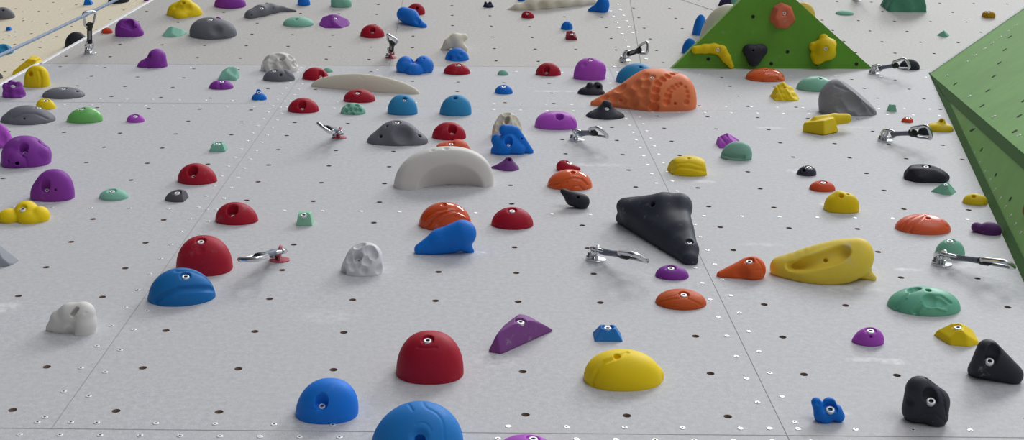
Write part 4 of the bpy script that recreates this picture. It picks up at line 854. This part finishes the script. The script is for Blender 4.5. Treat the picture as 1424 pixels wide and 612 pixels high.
A(WHT, (64, 419.5, 134.5, 467.5), S(.05, U(.1, KQ([(71, 456, 7, 459), (83, 443, 12, 459), (98, 436, 15, 459.5), (116, 434, 14.5, 460)], .3), KQ([(82, 455, 12, 459), (96, 452, 14, 460)], .2), KQ([(117, 436, 15, 460), (118, 450, 15.5, 461), (116, 462, 17, 461)], .3)), KQ([(102, 443, 4, 467), (97, 455, 7, 468), (93, 468, 10, 467)], .2)), 'white arched hold like a bean with a slot, alone at the left', vb=459, pits=[(100.5, 438, 3.6, 2), (103, 434, 4.2, 2), (106, 430, 4, 2)], dents=[(119, 435.5, 6.5, .15)], lines=[([(115.5, 435.5), (122.5, 435.5)], .7, 0), ([(119, 433), (119, 438)], .7, 0)], chalk=.06, res=1.5, kf=.02)
A((150, 155, 162), (-40, 330, 26, 379), FAC(.04, (.78, -.1, 1, .62), (.3, -.7, 1, .6), (1, -.5, .3, .88), (-1, 0, .2, .9), (.6, -1, .3, .7), (0, 1, .5, .6)), 'grey rock wedge cropped by the left edge, pointing right', chalk=.35, group='grey climbing holds')
A((236, 236, 239), (474.5, 337, 533, 385), BUMPS(U(.2, dome(.8, 1.35, px=2.4, lx=.12), E(-.5, 0, .1, .5, .55, .55)), 22, .24, .35, 21, .05, .85, 1.3, True), 'white craggy pocketed rock left of the blue slanting pinch', bolts=[(498, 356, 1.0, 1.3)], chalk=.05, res=1.5, group='white climbing holds')
A((224, 84, 30), (582.5, 281, 655.5, 321.5), dome(.75, 1.05), 'glossy orange shell hold with layered ridges behind the blue slanting pinch', rough=.1, dents=[(617, 284.5, 4, .8)], ridges=[([(596, 320), (604, 309), (616, 301), (632, 296), (646, 303)], 3, -.4), ([(587, 314), (596, 304), (610, 297), (622, 295)], 2, -.4)], lines=[([(592, 318), (601, 306), (614, 298), (628, 294), (640, 294)], 1.6), ([(585, 313), (594, 302), (606, 294), (620, 291)], 1.5)], grain=.05, chalk=.02, kf=.02, group='orange climbing holds', res=1.4)
A((12, 124, 228), (575, 305, 663.5, 356.5), U(.14, KQ([(585, 347, 9, 352), (612, 334, 15.5, 350.5), (643, 325, 19.5, 350)], .3), KQ([(600, 346, 9, 352), (630, 342, 10, 351)], .2), KQ([(646, 341, 10, 350), (655, 349.5, 4.5, 350)], .2)), 'blue slanting pinch with a bulbous upper end, below the glossy orange shell', vb=350, lines=[([(605, 320), (612, 316.5), (620, 313.5)], 1.6, .2)], chalk=.06, group='blue climbing holds')
A(RED, (683.5, 288, 741.5, 320), dome(.8, .95), 'deep red dome with a bolt right of the glossy orange shell', bolts=[(712, 292.5)], chalk=.1)
A((150, 84, 34), (1418, 273, 1442, 300), dome(.9, .7), 'brown orange hold on the very large green volume at the right edge', plane=V2K, hr=.7, group='orange climbing holds')
# ---------------------------------------------------------------- quickdraws
def quickdraw(bu, bv, eu, ev, plane, label, L=.2, roll=0., hmat=None, sling='black', wide=.023):
    b = plane.hit(bu, bv); b[2] = 0; g = plane.glob(b)
    root = link(bpy.data.objects.new('quickdraw', None)); root.empty_display_size = .03; root.matrix_world = plane.matrix(b)
    tag(root, label, 'quickdraw', 'quickdraws on the wall')
    eye = np.array([0, 0, .026]); ge = plane.glob(b + eye)
    d = ray(eu, ev); oc = CAM - ge; bb = d @ oc; cc = oc @ oc - L * L; disc = bb * bb - cc
    t = -bb - math.sqrt(disc) if disc > 0 else -bb
    end = plane.loc(CAM + d * t) - b
    ax = Vector(end - eye); Lr = ax.length; ax.normalize()
    vdir = Vector(plane.B.T @ ray(bu, bv))
    w = ax.cross(vdir); w = w.normalized() if w.length > .05 else ax.cross(Vector((0, 1, 0))).normalized()
    w.rotate(Matrix.Rotation(roll, 3, ax)); tt = ax.cross(w)
    ev_ = Vector(eye)
    def at(s, x, y=0): return ev_ + ax * (s * Lr) + w * x + tt * y
    # hanger: oval plate against the wall, bent tab with an eye
    m = MB(); n = 20
    rg = lambda rx, ry, z: [(rx * math.cos(2 * math.pi * k / n), ry * math.sin(2 * math.pi * k / n), z) for k in range(n)]
    m.ring_loft([rg(.027, .021, 0), rg(.027, .021, .0025), rg(.0255, .0195, .0035)], True, True, 0, False)
    ring = [(.0 + .013 * math.cos(a) * .3, .013 * math.sin(a), .026 + .012 * math.cos(a + math.pi / 2) * 0 + .012 * math.cos(a)) for a in np.linspace(0, 2 * math.pi, 16, endpoint=False)]
    m.tube(ring, .0042, 8, 0, True); m.box((0, .0, .008), (.003, .014, .008), 0)
    m.obj('hanger', [hmat or M_WHITEHANG], root)
    m = MB(); m.lathe([(.011, .002), (.011, .010), (.0075, .012), (.0075, .019), (.005, .021)], 6 if False else 12, 0, True, Matrix.Translation((-.016, .004, 0)))
    m.obj('anchor_nut', [M_STEEL], root)
    # quick link: stadium loop
    pts = [at(.06 + .16 * math.sin(a) , .0165 * math.cos(a)) for a in np.linspace(0, 2 * math.pi, 24, endpoint=False)]
    m = MB(); m.tube(pts, .0048, 8, 0, True); ql = m.obj('quick_link', [M_STEEL], root)
    m = MB(); m.tube([at(.0, .0165), at(.12, .0165)], .0068, 6); m.obj('link_nut', [M_STEEL], ql)
    # sling
    s0, s1 = .14, .62
    m = MB(); rings = []
    for s in np.linspace(s0, s1, 9):
        k = abs((s - (s0 + s1) / 2) / ((s1 - s0) / 2)); th = .0055 + .003 * (k > .7); wd = wide / 2 * (1 if k < .9 else .9)
        if sling == 'steel': th, wd = .0065 + .002 * k, wide / 2 * (.85 + .25 * k ** 3)
        ang = np.linspace(0, 2 * math.pi, 12, endpoint=False)
        rings.append([at(s, wd * np.sign(math.cos(a)) * abs(math.cos(a)) ** .5, th * np.sign(math.sin(a)) * abs(math.sin(a)) ** .5) for a in ang])
    m.ring_loft(rings); sl = m.obj('sling', [M_WEB if sling == 'black' else M_GREYSLING], root)
    if sling == 'black':
        for sgn in (-1, 1):
            m = MB(); c = [at(.26, -.006, sgn * .0066), at(.26, .006, sgn * .0066), at(.5, .006, sgn * .0066), at(.5, -.006, sgn * .0066)]
            m.add(c, [[0, 1, 2, 3]]); m.obj('sling_label', [M_GREYTAPE], sl)
    # rubber keeper
    m = MB(); rings = [[at(s, r * 1.25 * math.cos(a), r * .8 * math.sin(a)) for a in np.linspace(0, 2 * math.pi, 12, endpoint=False)] for s, r in ((.54, .009), (.56, .0125), (.66, .0125), (.69, .009))]
    m.ring_loft(rings); m.obj('rubber_keeper', [M_RUBBER], root)
    # carabiner: bent-D loop with a separate gate
    prof = [(.62, -.004), (.61, .010), (.635, .019), (.68, .0225), (.78, .0245), (.88, .027), (.95, .0275), (.99, .021), (1.0, .008), (.992, -.008), (.965, -.021), (.92, -.027)]
    gate = [(.92, -.027), (.84, -.0235), (.76, -.0205), (.68, -.0175), (.645, -.0135), (.62, -.004)]
    def cr(pp):
        out = []
        for i in range(len(pp) - 1):
            p0, p1, p2, p3 = pp[max(i - 1, 0)], pp[i], pp[i + 1], pp[min(i + 2, len(pp) - 1)]
            for u in (0, .33, .66):
                out.append(tuple(.5 * (2 * p1[j] + (p2[j] - p0[j]) * u + (2 * p0[j] - 5 * p1[j] + 4 * p2[j] - p3[j]) * u * u + (3 * p1[j] - p0[j] - 3 * p2[j] + p3[j]) * u ** 3) for j in (0, 1)))
        return out + [pp[-1]]
    m = MB(); m.tube([at(*p) for p in cr(prof)], .0066, 10); cb = m.obj('carabiner', [M_STEEL], root)
    m = MB(); m.tube([at(*p) for p in cr(gate)], .0046, 8); m.obj('gate', [M_ALLOY], cb)
    return plane.glob(b + np.array(at(.985, 0)))
tip = quickdraw(125.5, 74, 124.5, 16, UPP, 'quickdraw with a black sling holding the grey rope, top left', L=.22, roll=.3)
quickdraw(544, 80, 546, 52, UPP, 'quickdraw with a red hanger above the blue three-lobed hold', L=.2, roll=-.5, hmat=M_PINK)
quickdraw(472, 192, 449, 177, LOW, 'quickdraw with a red hanger above the large dark grey dome, pointing up left', L=.2, roll=1.15, hmat=M_PINK, sling='steel')
quickdraw(389, 362, 344, 361, LOW, 'quickdraw with a red hanger pointing left, right of the large red dome', L=.2, roll=1.35, hmat=M_PINK, sling='steel')
quickdraw(829, 361.5, 893, 359, LOW, 'quickdraw pointing right beside the large black wing-shaped hold', L=.2, roll=1.35, sling='steel')
quickdraw(869, 84, 901, 66, UPP, 'quickdraw above the sky blue dome and the big salmon orange hold', L=.2, roll=-.35)
quickdraw(802, 195, 840, 184, LOW, 'quickdraw between the violet flat-topped hold and the yellow ridged wedge', L=.2, roll=.9, sling='steel')
quickdraw(1310, 368, 1407, 369, LOW, 'quickdraw on the far right, long and seen side-on beneath the sage green round dome', L=.2, roll=1.35, sling='steel', wide=.018)
quickdraw(1216, 103, 1263, 88, LOW, 'quickdraw between the green triangular volume and the very large green volume', L=.2, roll=.55, sling='steel', wide=.018)
quickdraw(1231, 196, 1294, 184, LOW, 'quickdraw beside the yellow peaked hold, its carabiner over a black knob', L=.2, roll=.55, sling='steel', wide=.018)
quickdraw(1192, 0, 1207, -22, UPP, 'quickdraw hanger cut off by the top edge above the thin sage green sliver', L=.2, roll=.5)
# ---------------------------------------------------------------- rope through the first quickdraw
t0 = np.linalg.norm(tip - CAM); ctl = [(300, -72, 1.25), (235, -38, 1.14), (160, 0.5, 1.04), (127, 17, 1.0), (60, 49, .93), (0, 77, .86), (-40, 96, .82), (-160, 152, .7)]
m = MB(); m.tube([to_world(CAM + ray(u, v) * t0 * k) for u, v, k in ctl], .0068, 10)
def rope_mat():
    t = NT('rope_sheath'); w = t.n.new('ShaderNodeTexNoise'); w.inputs['Scale'].default_value = 240; t.l(t.tc.outputs['Object'], w.inputs[0])
    return t.set(Base_Color=t.mix(t.ramp(w.outputs['Fac'], .4, .6), lin((128, 146, 172)), lin((170, 184, 204))), Roughness=.8)
rope = m.obj('climbing_rope', [rope_mat()]); tag(rope, 'grey blue rope running diagonally through the carabiner at the top left', 'rope')
# ---------------------------------------------------------------- light: daylight from high windows, warmer on one side, a pale hall, plus an added front fill
w = bpy.data.worlds.new('hall'); scn.world = w; w.use_nodes = True; nt = w.node_tree
bg = nt.nodes['Background']; tc = nt.nodes.new('ShaderNodeTexCoord'); sep = nt.nodes.new('ShaderNodeSeparateXYZ'); nt.links.new(tc.outputs['Generated'], sep.inputs[0])
rmp = nt.nodes.new('ShaderNodeValToRGB'); el = rmp.color_ramp.elements
el[0].position = 0.0; el[0].color = (.34, .34, .36, 1); el[1].position = 1.0; el[1].color = (.95, .98, 1.05, 1)
e = el.new(.36); e.color = (.46, .465, .49, 1); e = el.new(.56); e.color = (.85, .88, .93, 1)
mp = nt.nodes.new('ShaderNodeMapRange'); mp.inputs[1].default_value = -1; mp.inputs[2].default_value = 1; nt.links.new(sep.outputs[2], mp.inputs[0]); nt.links.new(mp.outputs[0], rmp.inputs[0]); 
mx = nt.nodes.new('ShaderNodeMapRange'); mx.inputs[1].default_value = -.75; mx.inputs[2].default_value = .2; mx.inputs[3].default_value = .12; mx.inputs[4].default_value = 1.15; nt.links.new(sep.outputs[0], mx.inputs[0])
ml = nt.nodes.new('ShaderNodeMix'); ml.data_type = 'RGBA'; ml.blend_type = 'MULTIPLY'; ml.inputs[0].default_value = 1; nt.links.new(rmp.outputs[0], ml.inputs[6]); nt.links.new(mx.outputs[0], ml.inputs[7]); nt.links.new(ml.outputs[2], bg.inputs[0])
bg.inputs[1].default_value = .62
def sun(name, d_wall, strength, col, ang):
    li = bpy.data.lights.new(name, 'SUN'); li.energy = strength; li.color = col; li.angle = math.radians(ang)
    o = link(bpy.data.objects.new(name, li)); v = Vector(WM @ np.array(d_wall, float)); o.rotation_euler = v.to_track_quat('Z', 'Y').to_euler(); o.location = (0, -6, 9)
sun('window_daylight', (.44, .80, .42), .95, (.93, .97, 1.0), 16)
sun('skylight_warm', (.12, .80, .60), .65, (1.0, .96, .90), 18)
sun('front_fill', (.40, -.05, .95), .7, (.97, .98, 1.0), 40)  # soft fill added from the front for contrast on the holds, no source seen
# ---------------------------------------------------------------- camera
cam = bpy.data.cameras.new('camera'); co = link(bpy.data.objects.new('camera', cam)); cam.sensor_width = 36; cam.lens = F / 1424 * 36; cam.clip_start = .05
Rw = WM @ np.stack([RC[0], -RC[1], -RC[2]], 1); o = to_world(CAM)
co.matrix_world = Matrix([[*Rw[0], o[0]], [*Rw[1], o[1]], [*Rw[2], o[2]], [0, 0, 0, 1]]); scn.camera = co
scn.view_settings.view_transform = 'Standard'; scn.view_settings.look = 'None'; scn.view_settings.gamma = 1; scn.view_settings.use_curve_mapping = False; scn.view_settings.exposure = 0.0
scn.cycles.max_bounces = 5
